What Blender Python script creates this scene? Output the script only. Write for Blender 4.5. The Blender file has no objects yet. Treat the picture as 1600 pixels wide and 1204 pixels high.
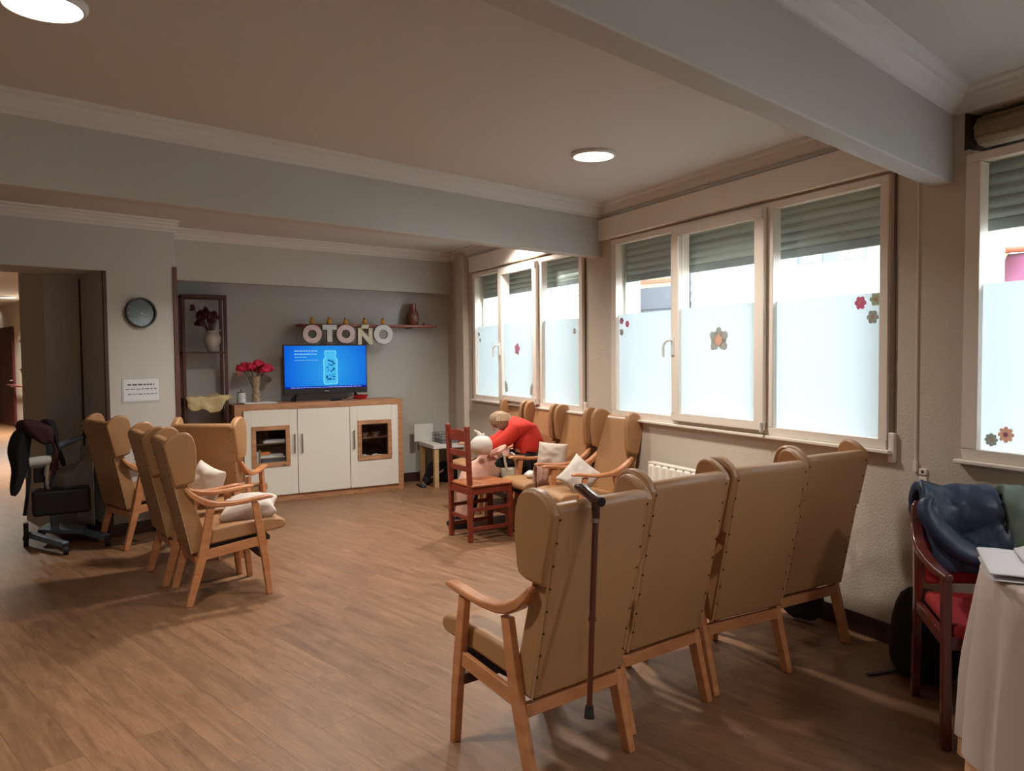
import bpy, bmesh, math, random
from mathutils import Vector, Matrix, noise

# ------------------------------------------------------------------ camera, sky, exposure
sc = bpy.context.scene
COL = sc.collection
R = math.radians
FPX, HC = 1220.0, 1.5
_p, _r = math.atan(.04205), -.00944
_cp, _sp, _cr, _sr = math.cos(_p), math.sin(_p), math.cos(_r), math.sin(_r)
RX = Vector((_cr, _sr*_sp, _sr*_cp)); UP = Vector((-_sr, _cr*_sp, _cr*_cp)); FW = Vector((0, _cp, -_sp))
CAM = Vector((0, 0, HC))
cd = bpy.data.cameras.new('camera'); cam = bpy.data.objects.new('camera', cd); COL.objects.link(cam)
cd.sensor_width = 36; cd.lens = FPX/1600*36; cd.clip_start = .05; cd.clip_end = 200
cam.matrix_world = Matrix(((RX.x, UP.x, -FW.x, CAM.x), (RX.y, UP.y, -FW.y, CAM.y), (RX.z, UP.z, -FW.z, CAM.z), (0, 0, 0, 1)))
sc.camera = cam
world = bpy.data.worlds.new('overcast_sky'); sc.world = world; world.use_nodes = True
bg = world.node_tree.nodes['Background']
bg.inputs[0].default_value = (.86, .94, 1.0, 1); bg.inputs[1].default_value = 9.5
sc.view_settings.view_transform = 'Standard'; sc.view_settings.look = 'None'
sc.view_settings.exposure = .76; sc.view_settings.gamma = 1; sc.view_settings.use_curve_mapping = False
sc.cycles.use_denoising = True
sc.cycles.max_bounces = 10; sc.cycles.diffuse_bounces = 6; sc.cycles.transparent_max_bounces = 12
sc.cycles.sample_clamp_indirect = 6

def area_lamp(name, loc, size, power, color, parent=None, spread=180):
    l = bpy.data.lights.new(name, 'AREA'); l.shape = 'DISK'; l.size = size; l.energy = power; l.color = color
    l.spread = R(spread if spread != 180 else 139)
    o = bpy.data.objects.new(name, l); COL.objects.link(o); o.location = loc
    if parent: o.parent = parent
    return o

# ------------------------------------------------------------------ helpers
def ray(u, v): return FW + RX*((u-800)/FPX) + UP*((602-v)/FPX)
def at_z(u, v, z=0.):
    d = ray(u, v); return CAM + d*((z-HC)/d.z)
class Frame:
    """an upright plane through a floor point, running along a compass bearing; x along, y to its left, z up"""
    def __init__(s, x, y, bearing):
        s.o = Vector((x, y, 0)); s.b = bearing; a = R(bearing)
        s.d = Vector((math.sin(a), math.cos(a), 0)); s.n = Vector((-math.cos(a), math.sin(a), 0))
        s.rz = R(90)-a
    def w(s, x, y=0, z=0): return s.o + s.d*x + s.n*y + Vector((0, 0, z))
    def hit(s, u, v, off=0.):
        d = ray(u, v); t = s.n.dot(s.o + s.n*off - CAM)/s.n.dot(d); q = CAM + d*t
        return (q-s.o).dot(s.d), q.z
    def loc(s, q): q = Vector(q)-s.o; return (q.dot(s.d), q.dot(s.n), q.z)

def tag(o, label=None, cat=None, group=None, kind=None):
    if label: o['label'] = label
    if cat: o['category'] = cat
    if group: o['group'] = group
    if kind: o['kind'] = kind
    return o
def empty(name, loc=(0, 0, 0), rz=0., parent=None):
    o = bpy.data.objects.new(name, None); COL.objects.link(o); o.location = loc; o.rotation_euler = (0, 0, rz)
    o.empty_display_size = .1
    if parent: o.parent = parent
    return o
def thing(name, label, cat, loc=(0, 0, 0), rz=0., group=None): return tag(empty(name, loc, rz), label, cat, group)
def copy_tree(o, parent=None):
    c = o.copy(); COL.objects.link(c); c.parent = parent
    for ch in list(o.children): copy_tree(ch, c)
    return c

class MB:
    def __init__(s): s.b = bmesh.new()
    def poly(s, vs, fs):
        v = [s.b.verts.new(p) for p in vs]
        for f in fs:
            try: s.b.faces.new([v[i] for i in f])
            except ValueError: pass
        return s
    def box(s, x0, x1, y0, y1, z0, z1):
        return s.poly([(x0,y0,z0),(x1,y0,z0),(x1,y1,z0),(x0,y1,z0),(x0,y0,z1),(x1,y0,z1),(x1,y1,z1),(x0,y1,z1)],
                      [(0,3,2,1),(4,5,6,7),(0,1,5,4),(1,2,6,5),(2,3,7,6),(3,0,4,7)])
    def prism(s, pts, a0, a1, axis='y', skew=None):
        """a closed outline pulled from a0 to a1; axis y: outline is (x,z); z: (x,y); x: (y,z)"""
        def P(p, a):
            if axis == 'y': return (p[0], a, p[1])
            if axis == 'z': return (p[0], p[1], a)
            return (a, p[0], p[1])
        n = len(pts)
        q0 = [P(p, a0 + (skew(p) if skew else 0)) for p in pts]; q1 = [P(p, a1 + (skew(p) if skew else 0)) for p in pts]
        return s.poly(q0+q1, [tuple(range(n)), tuple(range(2*n-1, n-1, -1))] + [(i, (i+1) % n, n+(i+1) % n, n+i) for i in range(n)])
    def loft(s, rings, caps=True, closed=True):
        n = len(rings[0]); vs = [p for r in rings for p in r]; fs = []
        for k in range(len(rings)-1):
            for i in range(n if closed else n-1):
                j = (i+1) % n; fs.append((k*n+i, k*n+j, (k+1)*n+j, (k+1)*n+i))
        if caps and closed: fs += [tuple(range(n-1, -1, -1)), tuple(range((len(rings)-1)*n, len(rings)*n))]
        return s.poly(vs, fs)
    def lathe(s, prof, c=(0, 0, 0), n=20, caps=True, fold=None):
        rings = []
        for r, z in prof:
            ring = []
            for i in range(n):
                a = 2*math.pi*i/n; rr = r*(fold(a, z) if fold else 1)
                ring.append((c[0]+rr*math.cos(a), c[1]+rr*math.sin(a), c[2]+z))
            rings.append(ring)
        return s.loft(rings, caps)
    def tube(s, pts, rad, n=8, caps=True):
        pts = [Vector(p) for p in pts]; rad = rad if isinstance(rad, (list, tuple)) else [rad]*len(pts); rings = []
        prev = None
        for i, p in enumerate(pts):
            t = (pts[min(i+1, len(pts)-1)]-pts[max(i-1, 0)]).normalized()
            if prev is None:
                up = Vector((0, 0, 1)) if abs(t.z) < .9 else Vector((1, 0, 0)); a = t.cross(up).normalized()
            else: a = (prev - t*prev.dot(t)).normalized()
            prev = a; b = t.cross(a)
            rings.append([tuple(p + (a*math.cos(2*math.pi*k/n) + b*math.sin(2*math.pi*k/n))*rad[i]) for k in range(n)])
        return s.loft(rings, caps)
    def sweep(s, pts, w, h):
        """rectangular bar along a path lying in an xz plane; w across (y), h high"""
        pts = [Vector(p) for p in pts]; n = len(pts); w = w if isinstance(w, (list, tuple)) else [w]*n; h = h if isinstance(h, (list, tuple)) else [h]*n; rings = []
        for i, p in enumerate(pts):
            t = (pts[min(i+1, n-1)]-pts[max(i-1, 0)]).normalized(); side = Vector((0, 0, 1)).cross(t)
            side = side.normalized() if side.length > 1e-4 else Vector((0, 1, 0)); up = t.cross(side).normalized()
            rings.append([tuple(p + side*a*w[i]/2 + up*b*h[i]/2) for a, b in ((-1,-1),(1,-1),(1,1),(-1,1))])
        return s.loft(rings)
    def bar(s, a, b, w, h): return s.sweep([a, b], w, h)
    def ball(s, c, rx, ry=None, rz=None, n=12):
        ry = ry or rx; rz = rz or rx; rings = []
        m = max(4, n//2)
        for k in range(1, m):
            t = math.pi*k/m; rings.append([(c[0]+rx*math.sin(t)*math.cos(2*math.pi*i/n), c[1]+ry*math.sin(t)*math.sin(2*math.pi*i/n), c[2]-rz*math.cos(t)) for i in range(n)])
        return s.loft(rings)
    def grid(s, nu, nv, f, closed=False):
        vs = [f(i/(nu-1), j/(nv-1)) for j in range(nv) for i in range(nu)]
        return s.poly(vs, [(j*nu+i, j*nu+i+1, (j+1)*nu+i+1, (j+1)*nu+i) for j in range(nv-1) for i in range(nu-1)])
    def xf(s, M):
        bmesh.ops.transform(s.b, matrix=M, verts=s.b.verts); return s
    def jitter(s, amt, scale, seed=0.):
        for v in s.b.verts: v.co += noise.noise_vector(v.co*scale + Vector((seed, seed*1.7, 0)))*amt
        return s
    def build(s, name, m, parent=None, bevel=0., smooth=None, solid=0., sub=0, loc=None, rz=None, segs=2):
        bmesh.ops.remove_doubles(s.b, verts=s.b.verts, dist=1e-6)
        bmesh.ops.recalc_face_normals(s.b, faces=s.b.faces)
        me = bpy.data.meshes.new(name); s.b.to_mesh(me); s.b.free()
        o = bpy.data.objects.new(name, me); COL.objects.link(o)
        if m is not None: me.materials.append(m)
        if parent: o.parent = parent
        if loc is not None: o.location = loc
        if rz is not None: o.rotation_euler = (0, 0, rz)
        if solid:
            k = o.modifiers.new('solid', 'SOLIDIFY'); k.thickness = solid; k.offset = 0
        if bevel:
            k = o.modifiers.new('bevel', 'BEVEL'); k.width = bevel; k.segments = segs; k.limit_method = 'ANGLE'; k.angle_limit = R(32)
        if sub:
            k = o.modifiers.new('sub', 'SUBSURF'); k.levels = sub; k.render_levels = sub
        if smooth is None: smooth = bool(sub) or bool(bevel)
        if smooth:
            me.polygons.foreach_set('use_smooth', [True]*len(me.polygons))
            if not sub: me.set_sharp_from_angle(angle=R(38))
        return o

# ------------------------------------------------------------------ materials
def lin(c): return tuple(((x/255)/12.92 if x/255 <= .04045 else ((x/255+.055)/1.055)**2.4) for x in c)
def mat(name, rgb, rough=.6, metal=0., var=.0, scale=8., bump=0., bscale=60., spec=.5, srgb=True, stretch=None, coat=0.):
    m = bpy.data.materials.new(name); m.use_nodes = True; nt = m.node_tree; b = nt.nodes['Principled BSDF']
    c = lin(rgb) if srgb else rgb
    b.inputs['Base Color'].default_value = (*c, 1); b.inputs['Roughness'].default_value = rough; b.inputs['Metallic'].default_value = metal
    b.inputs['Specular IOR Level'].default_value = spec
    if coat: b.inputs['Coat Weight'].default_value = coat
    tc = nt.nodes.new('ShaderNodeTexCoord'); mp = nt.nodes.new('ShaderNodeMapping'); nt.links.new(tc.outputs['Object'], mp.inputs[0])
    if stretch: mp.inputs['Scale'].default_value = stretch
    if var:
        n = nt.nodes.new('ShaderNodeTexNoise'); n.inputs['Scale'].default_value = scale; n.inputs['Detail'].default_value = 5
        nt.links.new(mp.outputs[0], n.inputs['Vector'])
        r = nt.nodes.new('ShaderNodeValToRGB'); r.color_ramp.elements[0].position = .3; r.color_ramp.elements[1].position = .7
        r.color_ramp.elements[0].color = (*[x*(1-var) for x in c], 1); r.color_ramp.elements[1].color = (*[min(1, x*(1+var)) for x in c], 1)
        nt.links.new(n.outputs['Fac'], r.inputs[0]); nt.links.new(r.outputs[0], b.inputs['Base Color'])
    if bump:
        n2 = nt.nodes.new('ShaderNodeTexNoise'); n2.inputs['Scale'].default_value = bscale; n2.inputs['Detail'].default_value = 4
        nt.links.new(mp.outputs[0], n2.inputs['Vector'])
        bp = nt.nodes.new('ShaderNodeBump'); bp.inputs['Strength'].default_value = bump; bp.inputs['Distance'].default_value = .01
        nt.links.new(n2.outputs['Fac'], bp.inputs['Height']); nt.links.new(bp.outputs[0], b.inputs['Normal'])
    return m
def wood(name, rgb, dark, rough=.45, axis=(1, 12, 12), scale=3., knots=False, spec=.5):
    m = mat(name, rgb, rough, spec=spec); nt = m.node_tree; b = nt.nodes['Principled BSDF']
    mp = [n for n in nt.nodes if n.type == 'MAPPING'][0]; mp.inputs['Scale'].default_value = axis
    n = nt.nodes.new('ShaderNodeTexNoise'); n.inputs['Scale'].default_value = scale; n.inputs['Detail'].default_value = 8; n.inputs['Roughness'].default_value = .6
    nt.links.new(mp.outputs[0], n.inputs['Vector'])
    r = nt.nodes.new('ShaderNodeValToRGB'); r.color_ramp.elements[0].position = .35; r.color_ramp.elements[1].position = .66
    r.color_ramp.elements[0].color = (*lin(dark), 1); r.color_ramp.elements[1].color = (*lin(rgb), 1)
    nt.links.new(n.outputs['Fac'], r.inputs[0]); out = r.outputs[0]
    if knots:
        v = nt.nodes.new('ShaderNodeTexVoronoi'); v.inputs['Scale'].default_value = 3.2
        tc = [x for x in nt.nodes if x.type == 'TEX_COORD'][0]; nt.links.new(tc.outputs['Object'], v.inputs['Vector'])
        k = nt.nodes.new('ShaderNodeValToRGB'); k.color_ramp.elements[0].position = .035; k.color_ramp.elements[1].position = .11
        k.color_ramp.elements[0].color = (.25, .16, .1, 1); k.color_ramp.elements[1].color = (1, 1, 1, 1)
        nt.links.new(v.outputs['Distance'], k.inputs[0])
        mx = nt.nodes.new('ShaderNodeMix'); mx.data_type = 'RGBA'; mx.blend_type = 'MULTIPLY'; mx.inputs['Factor'].default_value = 1
        nt.links.new(out, mx.inputs[6]); nt.links.new(k.outputs[0], mx.inputs[7]); out = mx.outputs[2]
    nt.links.new(out, b.inputs['Base Color'])
    return m
def emit(name, rgb, s, srgb=True):
    s = s if s > 2 else s*.60
    m = bpy.data.materials.new(name); m.use_nodes = True; nt = m.node_tree; nt.nodes.clear()
    e = nt.nodes.new('ShaderNodeEmission'); e.inputs[0].default_value = (*(lin(rgb) if srgb else rgb), 1); e.inputs[1].default_value = s
    o = nt.nodes.new('ShaderNodeOutputMaterial'); nt.links.new(e.outputs[0], o.inputs[0]); return m
def glass_mat(name, tint=(1, 1, 1), gloss=.06, rough=.02):
    m = bpy.data.materials.new(name); m.use_nodes = True; nt = m.node_tree; nt.nodes.clear()
    t = nt.nodes.new('ShaderNodeBsdfTransparent'); t.inputs[0].default_value = (*tint, 1)
    g = nt.nodes.new('ShaderNodeBsdfGlossy'); g.inputs['Roughness'].default_value = rough
    mx = nt.nodes.new('ShaderNodeMixShader'); lw_ = nt.nodes.new('ShaderNodeLayerWeight'); fr = nt.nodes.new('ShaderNodeMapRange'); fr.inputs['To Min'].default_value = .03; fr.inputs['To Max'].default_value = .35
    pw = nt.nodes.new('ShaderNodeMath'); pw.operation = 'POWER'; pw.inputs[1].default_value = 4
    nt.links.new(lw_.outputs['Facing'], pw.inputs[0]); nt.links.new(pw.outputs[0], fr.inputs[0]); nt.links.new(fr.outputs[0], mx.inputs[0]); nt.links.new(t.outputs[0], mx.inputs[1]); nt.links.new(g.outputs[0], mx.inputs[2])
    o = nt.nodes.new('ShaderNodeOutputMaterial'); nt.links.new(mx.outputs[0], o.inputs[0]); return m
def film_mat():
    m = bpy.data.materials.new('frosted_film'); m.use_nodes = True; nt = m.node_tree; nt.nodes.clear()
    t = nt.nodes.new('ShaderNodeBsdfTranslucent'); t.inputs[0].default_value = (.245, .262, .270, 1)
    d = nt.nodes.new('ShaderNodeBsdfDiffuse'); d.inputs[0].default_value = (.6, .64, .65, 1)
    mx = nt.nodes.new('ShaderNodeMixShader'); mx.inputs[0].default_value = .2
    nt.links.new(t.outputs[0], mx.inputs[1]); nt.links.new(d.outputs[0], mx.inputs[2])
    o = nt.nodes.new('ShaderNodeOutputMaterial'); nt.links.new(mx.outputs[0], o.inputs[0]); return m
def floor_mat():
    m = mat('wood_plank_floor', (131, 97, 70), .42, spec=.45); nt = m.node_tree; b = nt.nodes['Principled BSDF']
    tc = [n for n in nt.nodes if n.type == 'TEX_COORD'][0]
    br = nt.nodes.new('ShaderNodeTexBrick'); br.offset = .37; br.offset_frequency = 2
    br.inputs['Scale'].default_value = 1; br.inputs['Brick Width'].default_value = 1.22; br.inputs['Row Height'].default_value = .185
    br.inputs['Mortar Size'].default_value = .0016; br.inputs['Mortar Smooth'].default_value = .2; br.inputs['Bias'].default_value = 0
    br.inputs['Color1'].default_value = (0, 0, 0, 1); br.inputs['Color2'].default_value = (1, 1, 1, 1); br.inputs['Mortar'].default_value = (.5, .5, .5, 1)
    nt.links.new(tc.outputs['Object'], br.inputs['Vector'])
    mp = nt.nodes.new('ShaderNodeMapping'); mp.inputs['Scale'].default_value = (1.1, 9, 1); nt.links.new(tc.outputs['Object'], mp.inputs[0])
    off = nt.nodes.new('ShaderNodeVectorMath'); off.operation = 'MULTIPLY_ADD'; off.inputs[1].default_value = (7, 3, 0)
    nt.links.new(br.outputs['Color'], off.inputs[0]); nt.links.new(mp.outputs[0], off.inputs[2])
    n = nt.nodes.new('ShaderNodeTexNoise'); n.inputs['Scale'].default_value = 2.2; n.inputs['Detail'].default_value = 9; n.inputs['Roughness'].default_value = .62
    n.inputs['Distortion'].default_value = .6
    nt.links.new(off.outputs[0], n.inputs['Vector'])
    r = nt.nodes.new('ShaderNodeValToRGB'); e = r.color_ramp.elements
    e[0].position = .3; e[0].color = (*lin((112, 80, 57)), 1); e[1].position = .72; e[1].color = (*lin((149, 113, 84)), 1)
    k = r.color_ramp.elements.new(.5); k.color = (*lin((131, 97, 70)), 1)
    nt.links.new(n.outputs['Fac'], r.inputs[0])
    t = nt.nodes.new('ShaderNodeValToRGB'); t.color_ramp.elements[0].color = (.90, .89, .885, 1); t.color_ramp.elements[1].color = (1.07, 1.06, 1.05, 1)
    nt.links.new(br.outputs['Color'], t.inputs[0])
    mx = nt.nodes.new('ShaderNodeMix'); mx.data_type = 'RGBA'; mx.blend_type = 'MULTIPLY'; mx.inputs['Factor'].default_value = 1
    nt.links.new(r.outputs[0], mx.inputs[6]); nt.links.new(t.outputs[0], mx.inputs[7])
    mpf = nt.nodes.new('ShaderNodeMapping'); mpf.inputs['Scale'].default_value = (6, 90, 1); nt.links.new(tc.outputs['Object'], mpf.inputs[0])
    nf = nt.nodes.new('ShaderNodeTexNoise'); nf.inputs['Scale'].default_value = 1.5; nf.inputs['Detail'].default_value = 6; nf.inputs['Roughness'].default_value = .7; nt.links.new(mpf.outputs[0], nf.inputs['Vector'])
    rf = nt.nodes.new('ShaderNodeValToRGB'); rf.color_ramp.elements[0].position = .3; rf.color_ramp.elements[0].color = (.74, .72, .70, 1); rf.color_ramp.elements[1].position = .6; rf.color_ramp.elements[1].color = (1.06, 1.06, 1.06, 1); nt.links.new(nf.outputs['Fac'], rf.inputs[0])
    mxf = nt.nodes.new('ShaderNodeMix'); mxf.data_type = 'RGBA'; mxf.blend_type = 'MULTIPLY'; mxf.inputs['Factor'].default_value = 1; nt.links.new(mx.outputs[2], mxf.inputs[6]); nt.links.new(rf.outputs[0], mxf.inputs[7])
    vk = nt.nodes.new('ShaderNodeTexVoronoi'); vk.inputs['Scale'].default_value = 1.0; mpk = nt.nodes.new('ShaderNodeMapping'); mpk.inputs['Scale'].default_value = (2.2, 6.5, 1); nt.links.new(tc.outputs['Object'], mpk.inputs[0]); nt.links.new(mpk.outputs[0], vk.inputs['Vector'])
    rk = nt.nodes.new('ShaderNodeValToRGB'); rk.color_ramp.elements[0].position = .02; rk.color_ramp.elements[0].color = (.55, .48, .44, 1); rk.color_ramp.elements[1].position = .13; rk.color_ramp.elements[1].color = (1, 1, 1, 1); nt.links.new(vk.outputs['Distance'], rk.inputs[0])
    mx = nt.nodes.new('ShaderNodeMix'); mx.data_type = 'RGBA'; mx.blend_type = 'MULTIPLY'; mx.inputs['Factor'].default_value = .8; nt.links.new(mxf.outputs[2], mx.inputs[6]); nt.links.new(rk.outputs[0], mx.inputs[7])
    m2 = nt.nodes.new('ShaderNodeMix'); m2.data_type = 'RGBA'; m2.inputs[7].default_value = (*lin((80, 52, 36)), 1)
    q = nt.nodes.new('ShaderNodeMath'); q.operation = 'MULTIPLY'; q.inputs[1].default_value = .6
    nt.links.new(br.outputs['Fac'], q.inputs[0]); nt.links.new(q.outputs[0], m2.inputs['Factor']); nt.links.new(mx.outputs[2], m2.inputs[6])
    nt.links.new(m2.outputs[2], b.inputs['Base Color'])
    rr = nt.nodes.new('ShaderNodeMapRange'); rr.inputs['To Min'].default_value = .36; rr.inputs['To Max'].default_value = .52
    nt.links.new(n.outputs['Fac'], rr.inputs[0]); nt.links.new(rr.outputs[0], b.inputs['Roughness'])
    return m
M = {}
M['floor'] = floor_mat()
M['ceiling'] = mat('ceiling_paint', (196, 192, 185), .9, spec=.2)
M['wall'] = mat('wall_paint', (184, 182, 176), .85, bump=.05, bscale=40, spec=.25)
M['wall_warm'] = mat('beige_textured_plaster', (200, 188, 173), .85, var=.03, scale=2, bump=.25, bscale=90, spec=.25)
M['cornice'] = mat('cornice_paint', (208, 206, 202), .8, spec=.3)
M['base'] = mat('baseboard_brown', (62, 34, 28), .5)
M['brownwood'] = wood('dark_reddish_wood', (96, 54, 42), (66, 34, 26), .5, (12, 12, 1))
M['frame'] = mat('cream_window_frame', (230, 220, 208), .4)
M['shutter'] = mat('grey_green_shutter', (172, 184, 178), .5, metal=.1)
M['film'] = film_mat()
M['glass'] = glass_mat('clear_glass', (.97, .985, .98))
M['vinyl'] = mat('tan_vinyl', (163, 121, 82), .42, var=.06, scale=3, bump=.06, bscale=25, spec=.5)
M['vinyl_edge'] = mat('tan_vinyl_piping', (176, 142, 104), .4, spec=.5)
M['stud'] = mat('dark_stud', (50, 34, 22), .35, metal=.6)
M['beech'] = wood('beech_wood', (196, 136, 92), (172, 112, 72), .38, (3, 3, 14), 2)
M['oak'] = wood('knotty_oak', (186, 138, 102), (150, 106, 74), .5, (2, 14, 14), 2.2, knots=True)
M['white_lac'] = mat('cream_lacquer', (216, 212, 202), .4)
M['steel'] = mat('brushed_steel', (150, 140, 125), .35, metal=.8)
M['redwood'] = wood('red_brown_stained_pine', (142, 62, 42), (110, 42, 30), .35, (3, 3, 12), 2)
M['seatwood'] = wood('honey_pine_seat', (178, 108, 64), (150, 84, 46), .35, (8, 2, 8), 2)
M['cushion'] = mat('off_white_cushion_cotton', (206, 196, 186), .9, bump=.25, bscale=12)
M['black'] = mat('black_plastic', (18, 18, 20), .4)
M['black_cloth'] = mat('black_fabric', (20, 18, 22), .9, bump=.3, bscale=30)
M['dark_leather'] = mat('black_leatherette', (22, 24, 24), .45)
M['white'] = mat('white_plastic', (210, 210, 206), .45)
M['paper'] = mat('white_paper', (205, 208, 210), .7)
M['ink'] = mat('grey_print', (95, 98, 102), .8)
M['blue_metal'] = mat('blue_grey_paint', (100, 116, 136), .4, metal=.2)
M['rubber'] = mat('black_rubber', (24, 22, 22), .7)
M['terracotta'] = mat('brown_glazed_clay', (112, 62, 48), .35, var=.2, scale=9)
M['ceramic'] = mat('white_ceramic', (196, 186, 176), .35)
M['chrome'] = mat('chrome', (190, 190, 190), .2, metal=1)
LP = 19
# ------------------------------------------------------------------ reference frames of the building
WW = Frame(.545, 6.723, -26.05)      # inner face of the window wall; y points into the room
CW = Frame(-3.334, 6.406, 44.6)      # face of the wall with the clock; y points into the wall
HD = Frame(-3.069, 7.188, 48.8)      # lintel over the alcove
AL = Frame(-1.27, 9.094, 59.5)       # back wall of the alcove
CB = Frame(-1.209, 8.613, 59.5)      # front of the sideboard, origin at its right front corner
BM = Frame(0, 0, 45.6)               # grid of the beams and floor planks
FB = Frame(.737, 6.33, 45.9); NB = Frame(2.05, 3.644, 45.6)
ZC, ZK, ZB = 2.66, 2.566, 2.26
def S(o): o['kind'] = 'structure'; return o
def sbuild(mb, name, m, fr=None, **k):
    if fr is not None: k.update(loc=fr.o, rz=fr.rz)
    return S(mb.build(name, m, **k))

# floor and ceiling share one outline
win_end = WW.w(-8.3, -.25); far_end = WW.w(3.3, -.25)
outline = [BM.w(-2.1, -3.2), win_end, far_end, BM.w(4.3, 8.7), BM.w(4.3, 24.2), BM.w(-2.1, 24.2)]
loc_out = [BM.loc(q)[:2] for q in outline]
sbuild(MB().prism(loc_out, -.12, 0, 'z'), 'floor', M['floor'], BM)
bpy.data.objects['floor'].rotation_euler = (0, 0, BM.rz)
M['floor'].node_tree.nodes['Texture Coordinate'] if False else None
# planks run along the y axis of the beam grid
for n_ in M['floor'].node_tree.nodes:
    if n_.type == 'TEX_COORD':
        rot = M['floor'].node_tree.nodes.new('ShaderNodeMapping'); rot.inputs['Rotation'].default_value = (0, 0, R(90)); rot.inputs['Location'].default_value = (.3, .07, 0)
        for l in list(n_.outputs['Object'].links):
            M['floor'].node_tree.links.new(rot.outputs[0], l.to_socket)
        M['floor'].node_tree.links.new(n_.outputs['Object'], rot.inputs[0])
        break
sbuild(MB().prism(loc_out, ZC, ZC+.12, 'z'), 'ceiling', M['ceiling'], BM)

# window wall with its three openings
WINS = {1: (-3.10, -.60), 2: (-.155, 2.17), 3: (-6.0, -3.50)}
m = MB()
m.box(-8.3, 3.3, -.25, 0, 0, .992).box(-3.42, 3.3, -.25, 0, 2.37, ZC).box(-6.02, -3.42, -.25, 0, 2.572, ZC).box(-8.3, -6.02, -.25, 0, .992, ZC)
for a, b in ((-3.5, -3.10), (-.60, -.155), (2.17, 3.3)): m.box(a, b, -.25, 0, .992, 2.37)
m.box(-3.5, -3.42, -.25, 0, 2.37, 2.40).box(-6.02, -6.0, -.25, 0, .992, 2.572)
m.box(-6.0, -3.44, -.25, -.21, 2.37, 2.572).box(-3.47, -3.42, -.21, 0, 2.40, 2.572)
sbuild(m, 'wall_right', M['wall_warm'], WW)
sbuild(MB().box(2.33, 2.57, 0, .07, 0, ZC), 'trim_1', M['wall_warm'], WW, bevel=.01)
sbuild(MB().box(-8.2, 2.95, 0, .014, 0, .104), 'baseboard_right', M['base'], WW, bevel=.004)

# wall behind and at the left of the camera
sbuild(MB().box(-2.1, 6.6, -3.2, -3.0, 0, ZC), 'wall_rear', M['wall'], BM)
sbuild(MB().box(-2.1, -1.95, -3.2, 24.2, 0, ZC), 'wall_left', M['wall'], BM)

# wall with the clock, its thick jamb and the corridor behind
blk = [(0, 0), (.58, 0), (1.024, 1.046), (1.15, 1.35), (0, 1.35)]
m = MB().prism(blk, 0, ZC, 'z').box(-.28, 0, .58, 1.35, 0, ZC).box(-5.4, 0, 0, .58, 2.2, ZC).box(-5.4, -1.5, 0, .58, 0, 2.2)
sbuild(m, 'wall_back', M['wall'], CW)
sbuild(MB().box(-.002, .024, -.012, .02, .0, 2.2), 'trim_2', M['base'], CW)
sbuild(MB().box(-.012, .006, .565, .583, 0, 2.17), 'trim_3', M['base'], CW)
sbuild(MB().box(.024, .575, -.014, 0, 0, .104).box(-.014, 0, .0, .56, 0, .104), 'baseboard_back', M['base'], CW, bevel=.003)
sbuild(MB().prism([(.565, -.012), (.6, -.012), (.615, .03), (.58, .03)], 0, 2.27, 'z'), 'trim_4', M['brownwood'], CW)
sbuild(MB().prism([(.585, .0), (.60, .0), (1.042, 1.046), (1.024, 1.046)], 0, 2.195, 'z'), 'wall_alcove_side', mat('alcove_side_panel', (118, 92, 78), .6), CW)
sbuild(MB().box(-2.6, .8, 0, .15, 0, ZC), 'wall_alcove', M['wall'], AL)
sbuild(MB().box(-2.3, .55, -.014, 0, 0, .104), 'baseboard_alcove', M['base'], AL)
sbuild(MB().box(-.35, 3.42, 0, .1, 2.195, ZC), 'wall_lintel', M['wall'], HD)
sbuild(MB().box(4.12, 4.3, 8.1, 24.2, 0, ZC), 'wall_corridor_right', mat('corridor_cream_paint', (214, 204, 188), .8), BM)
sbuild(MB().box(2.1, 4.2, 8.3, 8.45, 0, ZC).box(-2.1, 4.3, 24.0, 24.2, 0, ZC), 'wall_corridor_end', M['wall'], BM)

# beams
for fr, x0, x1, th in ((FB, -9.5, .22, .115), (NB, -7.6, .14, .105)):
    sbuild(MB().box(x0, x1, 0, th, ZB, ZC), 'ceiling_beam', M['wall'], fr, bevel=.006)

# cornices: stepped plaster profile, out from the wall (o) and height
PROF = [(0, ZK), (.014, ZK), (.018, ZK+.018), (.034, ZK+.024), (.052, ZK+.05), (.066, ZK+.058), (.07, ZK+.072), (.098, ZK+.078), (.104, ZC+.001), (0, ZC+.001)]
def cornice(fr, x0, x1, sgn, n):
    o = MB().prism([(sgn*a, b) for a, b in PROF], x0, x1, 'x'); sbuild(o, 'trim_%d' % n, M['cornice'], fr, smooth=False)
cornice(WW, -8.2, -3.38, 1, 5); cornice(WW, -3.30, -.36, 1, 6); cornice(WW, -.25, 2.9, 1, 7)
cornice(FB, -9.0, .05, -1, 8); cornice(NB, -7.4, .02, -1, 9)
cornice(HD, -.32, 3.1, -1, 10); cornice(CW, -5.2, .6, -1, 11)

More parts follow.
